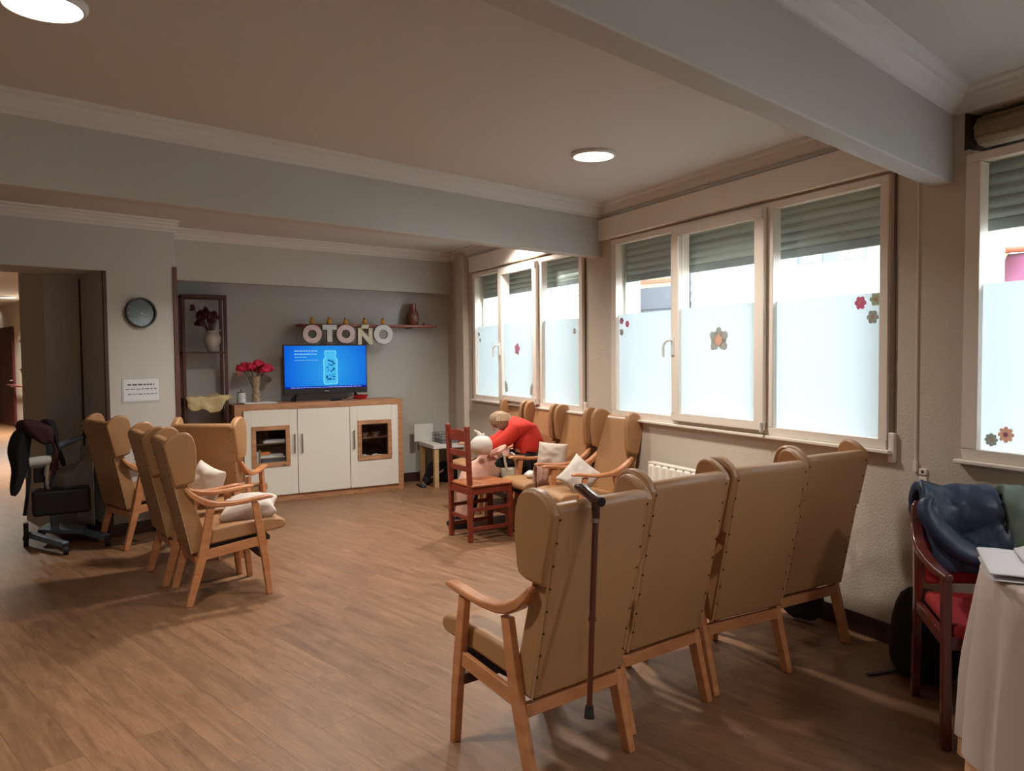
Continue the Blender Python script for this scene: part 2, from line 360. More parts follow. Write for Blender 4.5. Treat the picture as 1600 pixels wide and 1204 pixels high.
# ------------------------------------------------------------------ windows
def slat_prof(z0, z1, p, y):
    pts_f, pts_b = [], []; z = z0
    while z < z1:
        for a in (0, .25, .5, .75, .97): pts_f.append((y + .009*math.sin(math.pi*a), z+p*a))
        z += p
    return pts_f + [(q[0]-.012, q[1]) for q in reversed(pts_f)]
def window(n, t0, t1, splits, sash, handle_t, sh_z):
    """t runs along the wall; t0 is the end nearest the camera; splits are the clear glass spans"""
    w = S(empty('window_%d' % n, WW.o, WW.rz)); F = M['frame']
    z0, z1 = 1.0, 2.372
    fixed = [s for s in splits if s != sash]
    m = MB(); ys, ye = -.04, .022
    m.box(t0, t1, ys, ye, z0-.008, 1.042).box(t0, t1, ys, ye, 2.333, z1)
    cuts = sorted([t0, t1] + [v for s in splits for v in s])
    edges = [(t0, min(min(s) for s in splits)), (max(max(s) for s in splits), t1)]
    ss = sorted([tuple(sorted(s)) for s in splits])
    for a, b in zip(ss, ss[1:]): edges.append((a[1], b[0]))
    for a, b in edges: m.box(a, b, ys, ye, 1.042, 2.333)
    m.build('frame', F, w, bevel=.004)
    MB().box(t0-.03, t1+.03, 0, .045, .972, .992).build('sill', F, w, bevel=.005)
    for s in splits:
        a, b = sorted(s)
        if s == sash:
            sa = MB(); oa, ob, q0, q1 = a-.075, b+.078, 1.016, 2.352
            sa.box(oa, ob, .022, .056, q0, 1.066).box(oa, ob, .022, .056, 2.286, q1).box(oa, a, .022, .056, 1.066, 2.286).box(b, ob, .022, .056, 1.066, 2.286)
            sh = sa.build('sash', F, w, bevel=.006)
            hb = MB().box(handle_t-.014, handle_t+.014, .056, .066, 1.47, 1.60)
            hb.tube([(handle_t, .06, 1.575), (handle_t+.005, .10, 1.575), (handle_t+.03, .108, 1.56), (handle_t+.045, .108, 1.53), (handle_t+.045, .108, 1.46)], .009)
            hb.build('handle', M['white'], sh, bevel=.002)
            for hz in (1.04, 2.31): MB().tube([(oa+.006, .062, hz-.03), (oa+.006, .062, hz+.03)], .009).build('hinge', M['white'], sh)
            gy, za, zb = .030, 1.066, 2.286
        else: gy, za, zb = -.012, 1.042, 2.333
        MB().box(a-.003, b+.003, gy-.006, gy, za-.003, zb+.003).build('glass_pane', M['glass'], w)
        MB().poly([(a, gy+.002, za), (b, gy+.002, za), (b, gy+.002, 1.79), (a, gy+.002, 1.79)], [(0, 1, 2, 3)]).build('frosted_film', M['film'], w)
    so = MB().prism(slat_prof(sh_z+.05, 2.37, .052, -.115), t0+.01, t1-.01, 'x').build('roller_shutter', M['shutter'], w, smooth=True)
    MB().box(t0+.01, t1-.01, -.128, -.108, sh_z, sh_z+.052).build('bottom_slat', mat('pale_shutter_slat', (150, 160, 160), .45, .3), so, bevel=.003)
    MB().box(t0-.0, t0+.02, -.24, -.1, 1.0, 2.37).box(t1-.02, t1, -.24, -.1, 1.0, 2.37).build('shutter_guide', M['shutter'], w)
    if n < 3:
        MB().box(t0-.2 if n == 1 else t0-.16, t1+(.16 if n == 1 else .04), 0, .05, 2.388, 2.553).build('shutter_box_cover', F, w, bevel=.006)
    else:
        r = MB()
        N = 9; pts = [(-.10+.075*math.cos(R(20+40*k))*s_, 2.487+.07*math.sin(R(20+40*k))*s_) for k in range(N) for s_ in (1,)]
        for k in range(4): r.tube([(t0+.02, -.10+.078*math.cos(R(-30+38*k)), 2.487+.072*math.sin(R(-30+38*k))), (t1, -.10+.078*math.cos(R(-30+38*k)), 2.487+.072*math.sin(R(-30+38*k)))], .004, 6)
        r.prism(pts, t0+.02, t1+.0, 'x'); r.build('rolled_shutter', mat('rolled_beige_slats', (150, 128, 104), .6), w, bevel=.004)
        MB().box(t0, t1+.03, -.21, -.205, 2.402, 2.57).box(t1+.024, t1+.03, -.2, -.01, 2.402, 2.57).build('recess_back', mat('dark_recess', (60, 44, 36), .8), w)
    if n != 3:
        q = MB().box(t0-.034, t0-.022, .004, .008, 1.06, 2.38).build('shutter_strap', mat('brown_strap_webbing', (92, 74, 62), .8), w)
        MB().box(t0-.045, t0-.012, 0, .022, .93, 1.08).build('strap_winder', F, w, bevel=.004)
    return w
window(1, -3.10, -.60, [(-1.36, -.66), (-2.20, -1.48), (-3.05, -2.322)], (-2.20, -1.48), -1.425, 2.045)
window(2, -.155, 2.17, [(1.475, 2.11), (.69, 1.36), (-.098, .561)], (.69, 1.36), 1.41, 2.10)
window(3, -6.0, -3.50, [(-4.28, -3.568), (-5.1, -4.4), (-5.95, -5.2)], (-5.1, -4.4), -4.35, 2.035)

# small things on the window wall
def wall_item(mb, name, m, label, cat, fr=WW, group=None, **k):
    o = mb.build(name, m, **k); o.location = fr.o; o.rotation_euler = (0, 0, fr.rz); return tag(o, label, cat, group)
sbuild(MB().tube([(-3.254, .006, .93), (-3.254, .006, 2.30)], .004, 6).box(-3.262, -3.246, 0, .014, .90, .955), 'trim_12', M['frame'], WW)
w_ = thing('wall_socket', 'small white socket plate with dark holes on the wall below the cord', 'socket', WW.w(-3.294, 0, .86), WW.rz)
MB().box(-.02, .02, 0, .008, -.02, .02).box(-.02, .02, 0, .008, .03, .06).build('plate', M['frame'], w_, bevel=.002)
for dz in (.0, .045): MB().box(-.006, .006, .008, .0095, dz-.006, dz+.006).build('hole', M['black'], w_)

# paper flowers stuck on the frosted film
def flower_pts(r, n, depth, rot=0.):
    return [(r*(1-depth+depth*math.sqrt(abs(math.cos(n*a/2))))*math.cos(a+rot), r*(1-depth+depth*math.sqrt(abs(math.cos(n*a/2))))*math.sin(a+rot)) for a in [2*math.pi*i/(n*8) for i in range(n*8)]]
def flower_pts_old(r, n, depth, rot=0.):
    return [((r*(1-depth*(.5-.5*math.cos(n*a))))*math.cos(a+rot), (r*(1-depth*(.5-.5*math.cos(n*a))))*math.sin(a+rot)) for a in [2*math.pi*i/(n*6) for i in range(n*6)]]
FC = {'pink': (232, 150, 176), 'grey': (196, 196, 190), 'peach': (240, 205, 185), 'mauve': (206, 150, 172), 'green': (204, 208, 180)}
def paper_mat(name, rgb):
    m = mat(name, rgb, .8); nt = m.node_tree; b = nt.nodes['Principled BSDF']; t = nt.nodes.new('ShaderNodeBsdfTranslucent'); t.inputs[0].default_value = (*lin(rgb), 1)
    mx = nt.nodes.new('ShaderNodeMixShader'); mx.inputs[0].default_value = .6; o = [n for n in nt.nodes if n.type == 'OUTPUT_MATERIAL'][0]
    nt.links.new(b.outputs[0], mx.inputs[1]); nt.links.new(t.outputs[0], mx.inputs[2]); nt.links.new(mx.outputs[0], o.inputs[0]); return m
FM = {k: paper_mat('paper_'+k, v) for k, v in FC.items()}
def flower(t, z, r, col, label, y=0., n=6, group=None, depth=.35):
    root = thing('paper_flower', label, 'decoration', WW.w(t, y, z), WW.rz, group)
    MB().prism(flower_pts(r, n, depth), .0, .003, 'y').build('petals', FM[col], root)
    MB().prism(flower_pts(r*.3, 5, .1), .003, .005, 'y').build('flower_center', FM['peach' if col != 'peach' else 'mauve'], root)
    return root
g = 'paper flowers stuck on the window film'
F0, F1 = -.0085, .0335
flower(-2.914, 1.743, .036, 'pink', 'pink paper flower at top right of the widest frosted pane, nearest the middle', F0, group=g)
flower(-3.008, 1.757, .036, 'green', 'grey green paper flower highest in the top right corner of the big window', F0, group=g)
flower(-2.990, 1.666, .036, 'grey', 'grey paper flower lowest of the three at the top right of the big window', F0, group=g)
flower(-.699, 1.739, .026, 'mauve', 'mauve paper flower at far left top of the big window, against the frame', F0, group=g)
flower(-.777, 1.712, .026, 'pink', 'small pink paper flower right of the mauve one on the leftmost big pane', F0, group=g)
flower(-.698, 1.650, .026, 'grey', 'small grey paper flower below the mauve one on the leftmost big pane', F0, group=g)
flower(-3.617, 1.091, .03, 'grey', 'grey paper flower in the bottom left corner of the window cut by the frame edge', F0, n=8, group=g)
flower(-3.682, 1.119, .036, 'peach', 'peach paper flower beside the grey one low in the rightmost window', F0, n=8, group=g)
flower(-.072, 1.732, .026, 'mauve', 'dark mauve paper flower at top right of the far window', F0, group=g)
flower(.02, 1.681, .026, 'grey', 'grey paper flower just left and below the dark mauve one on the far window', F0, group=g)
flower(2.07, 1.70, .022, 'grey', 'small grey paper flower near the top of the leftmost pane of the far window', F0, group=g)
flower(2.04, 1.64, .022, 'green', 'small greenish paper flower lowest on the leftmost pane of the far window', F0, group=g)
rt = thing('paper_turtle', 'grey and peach paper cutout with leaf shaped limbs alone on the middle big pane', 'decoration', WW.w(-1.865, F1, 1.568), WW.rz)
bm_ = MB()
for a in (32, 90, 148, 222, 318): bm_.prism([(.056*math.cos(R(a))+p[0]*1.1, .044*math.sin(R(a))+p[1]*1.1) for p in flower_pts(.036, 3, .3, R(a))], 0, .002, 'y')
bm_.build('limb', FM['grey'], rt)
MB().prism(flower_pts(.038, 7, .25), .0021, .005, 'y').build('body', FM['peach'], rt)
lf = MB().prism(flower_pts(.058, 5, .5, .5), 0, .003, 'y'); lo = lf.build('paper_leaf', FM['mauve'])
lo.location = WW.w(1.045, F1, 1.535); lo.rotation_euler = (0, 0, WW.rz); tag(lo, 'mauve paper maple leaf in the middle pane of the far window', 'decoration')
for k, (t, z, a) in enumerate(((1.30, 1.16, .25), (.745, 1.15, -.2))):
    o = MB().prism([(.03*math.cos(b)*(1-.3*math.sin(b)), .06*math.sin(b)) for b in [2*math.pi*i/14 for i in range(14)]], 0, .003, 'y').build('paper_leaf', FM['grey'])
    o.location = WW.w(t, F1, z); o.rotation_euler = (0, a, WW.rz); tag(o, ['grey paper leaf at the bottom left of the far window middle pane', 'grey paper leaf at the bottom right of the far window middle pane'][k], 'decoration', 'grey paper leaves low on the far window')

# radiator under the big window
rad = thing('radiator', 'cream ribbed panel radiator on the wall below the big window', 'radiator', WW.w(-1.68, .05, .12), WW.rz)
for k in range(12): MB().box(k*.08-.48+.004, k*.08-.48+.074, 0, .07, 0, .575).build('radiator_section', M['frame'], rad, bevel=.014)
MB().box(-.48, .48, .01, .06, .575, .59).build('top_grille', M['frame'], rad, bevel=.004)
MB().tube([(.40, .03, 0), (.40, .03, -.12)], .01).tube([(-.40, .03, 0), (-.40, .03, -.12)], .01).box(-.4, -.36, -.05, 0, .1, .14).box(.36, .4, -.05, 0, .1, .14).build('pipe', M['frame'], rad)

# ------------------------------------------------------------------ ceiling lamps
def lamp(loc, label, rad_=.12, power=30, z=ZC, col=(1, .93, .84), group='round ceiling lamps of the lounge'):
    t = thing('ceiling_lamp', label, 'lamp', (loc[0], loc[1], z), 0, group)
    MB().lathe([(rad_+.012, 0), (rad_+.012, -.012), (rad_+.004, -.022), (rad_-.004, -.022), (rad_-.006, -.004)], n=40).build('rim', M['white'], t)
    MB().lathe([(rad_-.007, -.012), (rad_-.007, -.018)], n=40).build('diffuser', LAMP_EM, t, smooth=False)
    area_lamp('lamp_light', (0, 0, -.026), rad_*1.9, power, col, t)
    return t
LAMP_EM = emit('lamp_diffuser_glow', (255, 244, 228), 9)
lamp((.49, 4.62), 'lit round ceiling lamp above the middle of the lounge, left of the big window', power=LP)
lamp((-1.52, 2.60), 'lit round ceiling lamp at the top left edge of the photo', power=LP)
q = BM.w(5.0, 5.3); lamp((q.x, q.y), 'round ceiling lamp of the far bay hidden behind the beam, facing the alcove', power=LP)
q = BM.w(3.1, 5.3); lamp((q.x, q.y), 'added round lamp of the far bay, unseen behind the beam, brightening the alcove', power=LP*1.2)  # second far-bay lamp, unseen, added to brighten the alcove wall
lamp((-3.5, .56), 'round ceiling lamp left of the camera, third of the middle row', power=LP)
lamp((2.6, .9), 'round ceiling lamp behind the camera near the window wall', power=LP)
lamp((.6, -1.1), 'round ceiling lamp behind the camera, away from the windows', power=LP)
cg = 'round lamps of the corridor ceiling'
for (u, v), lb in zip(((12, 465), (4, 480)), ('lit round lamp on the corridor ceiling, nearer of the two in the doorway', 'lit round lamp further down the corridor ceiling')):
    q = at_z(u, v, 2.64); lamp((q.x, q.y), lb, .13, 90, ZC, (1, .93, .82), cg)
q = BM.w(1.8, 12.0); lamp((q.x, q.y), 'added round corridor lamp, unseen left of the doorway, brightening the corridor', .13, 90, ZC, (1, .93, .82), cg)  # extra lamp out of view, added because the corridor wall came out dark
# ------------------------------------------------------------------ street outside
WH = mat('white_siding_paint', (186, 185, 182), .7); GRYF = mat('pale_blue_grey_render', (150, 158, 166), .8)
YEL = mat('pale_yellow_render', (196, 184, 132), .85); DKW = mat('dark_window_glass', (70, 78, 88), .15); RUST = mat('rust_red_rail', (150, 70, 50), .6)
ground = S(MB().box(-20, 20, -20, 24, -.9, -.8).build('ground_street', mat('asphalt', (110, 110, 112), .9), loc=(0, 0, 0)))
gb = [WW.w(-14, -.3), WW.w(14, -.3), WW.w(14, -9), WW.w(-14, -9)]
bpy.data.objects.remove(ground)
ground = sbuild(MB().prism([(-14, -.3), (14, -.3), (14, -9), (-14, -9)], -.6, -.5, 'z'), 'ground_street', mat('asphalt', (110, 110, 112), .9), WW)
OF = Frame(3.7, 9.0, -41.0)          # facades across the street; y toward the lounge
def ox(u, v, off=0.): return OF.hit(u, v, off)
def siding(mb, x0, x1, z0, z1, p=.14):
    z = z0
    while z < z1:
        mb.prism([(0, z), (.022, z), (.004, z+p), (0, z+p)], x0, x1, 'x'); z += p
    mb.box(x0, x1, -.25, 0, z0, z1); return mb
def facade_window(par, x0, x1, z0, z1, n=2):
    f = MB(); y0, y1 = .0, .05; w = .05
    f.box(x0-w, x1+w, y0, y1, z0-w, z0).box(x0-w, x1+w, y0, y1, z1, z1+w).box(x0-w, x0, y0, y1, z0, z1).box(x1, x1+w, y0, y1, z0, z1)
    for k in range(1, n): xm = x0+(x1-x0)*k/n; f.box(xm-.025, xm+.025, y0, y1, z0, z1)
    fo = f.build('window', WH, par)
    MB().box(x0, x1, .024, .03, z0, z1).build('pane', DKW, fo)
    MB().box(x0+.03, x0+(x1-x0)*.42, .031, .036, z0+.02, z1).box(x1-(x1-x0)*.3, x1-.04, .031, .036, z0+.02, z1).build('curtain', WH, fo)
xa = ox(1081, 440)[0]; xb = ox(1420, 440)[0]
b1 = thing('building', 'white lap sided house across the street seen through the big window', 'building', OF.o, OF.rz)
siding(MB(), ox(1530, 440)[0]+.32, xa, -.5, 5.6).build('wall', WH, b1)
wx1, wz = ox(1248, 417); wx0, _ = ox(1358, 405)
facade_window(b1, wx0, wx1, wz+.02, wz+1.2, 3)
cx1, cz = ox(1108, 427); cx0, _ = ox(1200, 420)
MB().box(cx0, cx1, .02, .07, cz, cz+1.4).build('wall_panel', WH, b1)
xc = ox(1008, 440, -1.0)[0]; xd = ox(960, 440, -1.)[0]
b2 = thing('building', 'pale yellow house end seen through the leftmost big pane', 'building', OF.o, OF.rz)
MB().box(xc, xd+.25, -1.6, -1.0, -.5, 5.4).build('wall', YEL, b2)
b3 = thing('building', 'grey house front set back with a dark balcony across the street', 'building', OF.o, OF.rz)
MB().box(xa, xc, -1.9, -1.6, -.5, 5.4).build('wall', GRYF, b3)
bx0, bz1 = ox(1062, 437, -.9); bx1, bz0 = ox(1000, 484, -.9)
MB().box(bx0, bx1, -.92, -.88, bz0, bz1-.08).box(bx0, bx1, -1.6, -.9, bz0-.1, bz0).build('balcony', mat('dark_balcony_panel', (64, 66, 74), .6), b3)
MB().box(bx0, bx1, -.94, -.86, bz1-.02, bz1+.04).box(bx0, bx1, -.94, -.86, bz1+.16, bz1+.2).build('railing', RUST, b3)
MB().box(bx0+.1, bx1-.3, -1.6, -1.57, bz0, bz0+2.1).build('door', DKW, b3)
xe = ox(915, 440)[0]; xf = ox(794, 440)[0]
b4 = thing('building', 'white lap sided house seen through the far window', 'building', OF.o, OF.rz)
siding(MB(), xe, xf, -.5, 5.6).build('wall', WH, b4)
wx1, wz = ox(866, 459); wx0, _ = ox(912, 456)
facade_window(b4, wx0, wx1+.05, wz, wz+1.2, 2)
xg = ox(740, 440)[0]
b5 = thing('building', 'pale yellow house seen through the leftmost pane of the far window', 'building', OF.o, OF.rz)
MB().box(xf, xg+1.5, -.3, .02, -.5, 5.4).build('wall', YEL, b5)
xh = ox(1562, 440)[0]; xi = ox(1530, 440)[0]
b6 = thing('building', 'cream house corner at the left side of the rightmost window', 'building', OF.o, OF.rz)
MB().box(xh, xi+.3, -.3, .3, -.5, 5.4).build('wall', mat('cream_render', (200, 188, 140), .85), b6)
MB().box(xh-4, xh, -.8, -.5, -.5, 5.4).build('side_wall', GRYF, b6)
az0 = ox(1580, 444, .3)[1]; az1 = ox(1580, 386, .3)[1]
aw = thing('awning', 'purple canvas awning with an orange edge outside the rightmost window', 'awning', OF.o, OF.rz)
MB().grid(14, 8, lambda u, v: (xh-.02-2.6*u, .35-.5*v+.03*math.sin(u*22), az0-.1+(az1-az0+.08)*v)).build('canvas', mat('purple_canvas', (84, 34, 60), .8), aw, solid=.01, smooth=True)
MB().tube([(xh, -.12, az1+.02), (xh-2.6, -.12, az1+.02)], .03).build('bar', RUST, aw)

# ------------------------------------------------------------------ winged armchair
def spr(p): return .16*max(0, p[0]+.06)
def make_wing_chair(label, group=None, arms=(1, -1)):
    t = thing('wing_armchair', label, 'armchair', group=group)
    back = [(.028, .308), (.118, .316), (.116, .36), (.098, .46), (-.030, .93), (-.044, .985), (-.062, 1.002), (-.092, 1.006), (-.113, .992), (-.117, .97)]
    bo = MB().prism(back, -.218, .218, 'y').build('backrest', M['vinyl'], t, bevel=.012)
    # top roll and seam line of the back panel
    MB().tube([(-.106, -.216, .963), (-.106, .216, .963)], .0045, 6).tube([(-.107, -.216, .968), (.03, -.216, .312)], .0045, 6).tube([(-.107, .216, .968), (.03, .216, .312)], .0045, 6).build('piping', M['vinyl_edge'], bo, smooth=True)
    for sy in (1, -1):
        for k in range(9):
            z = .955 - k*.08; x = -.1165 + (.967-z)*.2205
            MB().ball((x-.001, sy*.208, z), .0045, n=6).build('stud', M['stud'], bo, smooth=True)
    wing = [(-.058, .724), (-.03, .728), (.02, .738), (.048, .752), (.054, .775), (.062, .86), (.064, .93), (.058, .98), (.046, 1.018), (.028, 1.038), (.006, 1.047), (-.02, 1.047), (-.05, 1.038), (-.08, 1.018), (-.104, .995), (-.116, .97)]
    for sy in (1, -1):
        n = 4; rings = []
        cxy = (sum(p[0] for p in wing)/len(wing), sum(p[1] for p in wing)/len(wing))
        for off, sc_ in ((.0, .93), (.008, 1.0), (.036, 1.0), (.046, .93)):
            rings.append([(cxy[0]+(p[0]-cxy[0])*sc_, sy*(.196+off+spr(p)), cxy[1]+(p[1]-cxy[1])*sc_) for p in wing])
        MB().loft(rings).build('wing', M['vinyl'], t, bevel=.005)
    seat = [(.095, .345), (.55, .395), (.592, .402), (.604, .425), (.596, .452), (.57, .466), (.50, .474), (.30, .462), (.10, .44), (.085, .40)]
    MB().prism(seat, -.212, .212, 'y').build('seat', M['vinyl'], t, bevel=.016)
    for sy in (1, -1):
        y = .232*sy
        MB().loft([[(x0, y-.016, z), (x1, y-.016, z), (x1, y+.016, z), (x0, y+.016, z)] for x0, x1, z in ((-.018, .024, 0), (.035, .085, .20), (.067, .122, .33), (.118, .163, .578))]).build('leg', M['beech'], t, bevel=.004)
        MB().loft([[(x0, y-.016, z), (x1, y-.016, z), (x1, y+.016, z), (x0, y+.016, z)] for x0, x1, z in ((.463, .497, 0), (.437, .482, .22), (.415, .465, .35), (.383, .424, .588))]).build('leg', M['beech'], t, bevel=.004)
        MB().bar((.075, y, .295), (.44, y, .345), .02, .058).build('side_rail', M['beech'], t, bevel=.003)
        if sy in arms:
            MB().sweep([(-.004, y, .712), (.03, y, .672), (.07, y, .638), (.12, y, .612), (.18, y, .598), (.26, y, .594), (.34, y, .598), (.42, y, .608), (.48, y, .615), (.515, y, .612)],
                   [.034, .046, .052, .055, .055, .055, .054, .052, .048, .034], [.022, .032, .038, .038, .032, .026, .024, .024, .022, .016]).build('armrest', M['beech'], t, bevel=.007, smooth=True)
    MB().box(.046, .074, -.222, .222, .243, .290).build('rear_rail', M['beech'], t, bevel=.003)
    MB().box(.425, .45, -.222, .222, .235, .275).build('front_stretcher', M['brownwood'], t, bevel=.003)
    MB().box(.12, .50, -.2, .2, .335, .362).build('seat_base', M['black'], t)
    return t
proto = make_wing_chair('', 'x')
CH = [ # x, y, bearing, label, group
 (.246, 2.735, -38.0, 'tan winged armchair seen from behind, nearest to the camera with the cane hung on it', 'r'),
 (.640, 3.150, -37.0, 'tan winged armchair seen from behind, second in the row right of the cane', 'r'),
 (1.073, 3.467, -30.0, 'tan winged armchair seen from behind with the palest back, third in the near row', 'r'),
 (1.504, 3.820, -31.0, 'tan winged armchair seen from behind, last of the near row against the window wall', 'r'),
 (-2.071, 4.799, 57.0, 'nearest tan winged armchair at left, facing right with a crumpled cushion on its seat', 'l'),
 (-2.41, 5.215, 54.0, 'tan winged armchair at left squeezed behind the nearest one of its row', 'l'),
 (-3.175, 6.130, 41.0, 'tan winged armchair at left beside the patient lift and below the paper notice', 'l'),
 (-2.245, 5.760, 3.0, 'tan winged armchair with its back to us in front of the sideboard', 'l'),
 (.79, 6.02, -115.5, 'tan winged armchair nearest in the row under the windows, with a tilted cushion', 'w'),
 (.530, 6.58, -116.5, 'tan winged armchair under the windows, second from the near end behind the square cushion', 'w'),
 (.275, 7.10, -116.5, 'tan winged armchair under the windows in which the person in red sits', 'w'),
 (.03, 7.63, -114.0, 'tan winged armchair under the windows, farthest of the row left of the person in red', 'w')]
GR = {'r': 'winged armchairs with their backs to the camera', 'l': 'winged armchairs at the left', 'w': 'winged armchairs along the window wall'}
chairs = []
for i, (x, y, b, lb, g) in enumerate(CH):
    c = proto if i == 0 else copy_tree(proto)
    c.location = (x, y, 0); c.rotation_euler = (0, 0, R(90-b)); c['label'] = lb; c['group'] = GR[g]; chairs.append(c)
def chair_pt(i, x, y, z):
    b = R(CH[i][2]); f = Vector((math.sin(b), math.cos(b), 0)); l = Vector((-math.cos(b), math.sin(b), 0))
    return Vector((CH[i][0], CH[i][1], z)) + f*x + l*y

# cane hooked over the nearest armchair
cn = thing('walking_cane', 'dark brown wooden walking cane hooked over the back of the nearest armchair', 'cane', (0, 0, 0))
h0 = chair_pt(0, -.150, .082, 1.0)
dn = (chair_pt(0, -.185, .150, .33) - h0)
tip = h0 + dn
MB().tube([h0 + Vector((0, 0, -.03)), h0 + dn*.55], .0105, 10).tube([h0+dn*.55, h0+dn*.57], .013, 10).tube([h0+dn*.57, tip], .0095, 10).build('shaft', mat('mahogany_lacquer', (84, 36, 24), .25, coat=.5), cn, smooth=True)
MB().tube([tip + dn*(-.03), tip + dn*.0, tip + dn*.03], [.013, .015, .018], 12).build('rubber_tip', M['rubber'], cn, smooth=True)
bk, fw_ = chair_pt(0, -.195, .10, 1.012), chair_pt(0, -.03, .055, 1.035)
hp = [fw_, fw_ + (bk-fw_)*.25 + Vector((0, 0, .006)), fw_ + (bk-fw_)*.55 + Vector((0, 0, .0)), fw_ + (bk-fw_)*.8 + Vector((0, 0, -.004)), bk]
MB().tube(hp, [.012, .020, .017, .017, .0165], 12).tube([h0 + Vector((0, 0, .015)), h0 + Vector((0, 0, -.05))], [.016, .0135], 10).build('handle', mat('dark_handle', (58, 26, 20), .3, coat=.4), cn, smooth=True)
MB().tube([bk + (bk-fw_)*.0, bk + (bk-fw_)*.02], [.0135, .0135], 12).build('handle_cap', M['rubber'], cn, smooth=True)
MB().tube([h0 + dn*.075, h0+dn*.095], .0135, 12).build('collar', M['steel'], cn, smooth=True)

# ------------------------------------------------------------------ cushions
def pillow_mb(w, d, h, seed=0., puff=1.0, pinch=.10):
    n = 15; m = MB()
    def f(sgn):
        def g(u, v):
            x, y = 2*u-1, 2*v-1
            e = (1-abs(x)**2.6)*(1-abs(y)**2.6); z = sgn*h/2*max(0, e)**.42*puff
            px = x*(1-pinch*(1-y*y)); py = y*(1-pinch*(1-x*x))
            q = Vector((px*w/2, py*d/2, z)); nn = noise.noise(Vector((px*2.3+seed, py*2.3, seed)))*.028*e + noise.noise(Vector((px*6+seed, py*6, seed+3)))*.010*e
            return (q.x, q.y, q.z + sgn*nn)
        return g
    m.grid(n, n, f(1)); m.grid(n, n, f(-1))
    bmesh.ops.remove_doubles(m.b, verts=m.b.verts, dist=1e-4)
    return m
def cushion(name, label, loc, rot, w, d, h, m=None, seed=0., cat='cushion', group=None, pinch=.1):
    o = pillow_mb(w, d, h, seed, 1, pinch).build(name, m or M['cushion'], sub=1); o.location = loc; o.rotation_euler = rot
    return tag(o, label, cat, group)
cgp = 'off-white cushions on the armchairs'
p = chair_pt(4, .42, -.02, .515); cushion('cushion', 'off-white crumpled cushion lying on the seat of the nearest left armchair', p, (R(8), R(-6), R(15)), .38, .32, .16, seed=2, group=cgp, pinch=.16)
p = chair_pt(5, .33, .0, .60); cushion('cushion', 'off-white cushion leaning in the left armchair behind the nearest armrest', p, (R(70), R(10), R(-40)), .36, .30, .13, seed=5, group=cgp)
p = at_z(905, 744, .575); cushion('cushion', 'off-white cushion standing on one corner in the nearest armchair under the windows', p, (R(62), R(38), R(-15)), .27, .27, .12, seed=9, group=cgp)
p = at_z(863, 710, .645); cushion('cushion', 'pale square cushion propped upright in the second armchair under the windows', p, (R(76), R(3), R(-20)), .27, .21, .11, m=mat('greige_cushion', (196, 180, 166), .9, bump=.2, bscale=10), seed=12, group=cgp, pinch=.05)
# fringed throw hanging over the armrest beside that cushion
th = thing('fringed_throw', 'pinkish beige fringed throw hanging over the armrest below the square cushion', 'throw', chair_pt(9, .46, .232, 0), R(90-CH[9][2]))
MB().grid(8, 14, lambda u, v: ((u-.5)*.10+.004*math.sin(v*9), (.035 if v < .5 else -.035)*min(1, abs(v-.5)*8)+.006*math.sin(u*14), .622-abs(v-.5)*.34-.0)).build('cloth', mat('pink_beige_wool', (190, 152, 134), .95, bump=.5, bscale=60), th, solid=.008, smooth=True)
for k in range(9):
    for s_ in (1, -1): MB().tube([(-.05+k*.0125, s_*.035, .452), (-.05+k*.0125+.003, s_*.038, .42), (-.052+k*.0125, s_*.036, .395)], .0028, 5).build('tassel', mat('tassel_wool', (176, 138, 120), .95) if k == 0 and s_ == 1 else bpy.data.materials['tassel_wool'], th)

# ------------------------------------------------------------------ ladder-back chair
def make_ladder_chair():
    t = thing('ladder_back_chair', 'red brown ladder-back wooden chair with a honey coloured seat in front of the person', 'chair', (-.425, 6.262, 0), R(90-57))
    W, D = .155, .375; RW = M['redwood']
    def leg(x, y, z1, top=True):
        m = MB().box(x-.019, x+.019, y-.019, y+.019, 0, z1)
        return m
    for sy in (1, -1):
        m = MB().loft([[(x-.019, sy*W-.019, z), (x+.019, sy*W-.019, z), (x+.019, sy*W+.019, z), (x-.019, sy*W+.019, z)] for x, z in ((0, 0), (0, .45), (-.022, .91), (-.024, .925))])
        m.build('back_post', RW, t, bevel=.007)
        MB().box(D-.019, D+.019, sy*W-.019, sy*W+.019, 0, .435).build('leg', RW, t, bevel=.006)
        for z in (.10, .255): MB().box(.0, D, sy*W-.008, sy*W+.008, z-.016, z+.016).build('stretcher', RW, t, bevel=.004)
        MB().box(.0, D, sy*W-.010, sy*W+.010, .375, .43).build('apron', RW, t, bevel=.004)
    for x in (0, D):
        MB().box(x-.010, x+.010, -W, W, .375, .43).build('apron', RW, t, bevel=.004)
        MB().box(x-.008, x+.008, -W, W, .17, .202).build('stretcher', RW, t, bevel=.004)
    for z, h, arch in ((.835, .075, .018), (.70, .05, .0), (.58, .045, .0)):
        xx = -.022*(z-.45)/.46
        pts = [(-W, z-h/2), (W, z-h/2)] + [(W*math.cos(math.pi*k/10), z+h/2+arch*math.sin(math.pi*k/10)) for k in range(11)]
        MB().prism(pts, xx-.008, xx+.008, 'x').build('back_slat', RW, t, bevel=.004)
    MB().box(-.005, D+.03, -W-.03, W+.03, .435, .455).build('seat', M['seatwood'], t, bevel=.008)
    return t
make_ladder_chair()
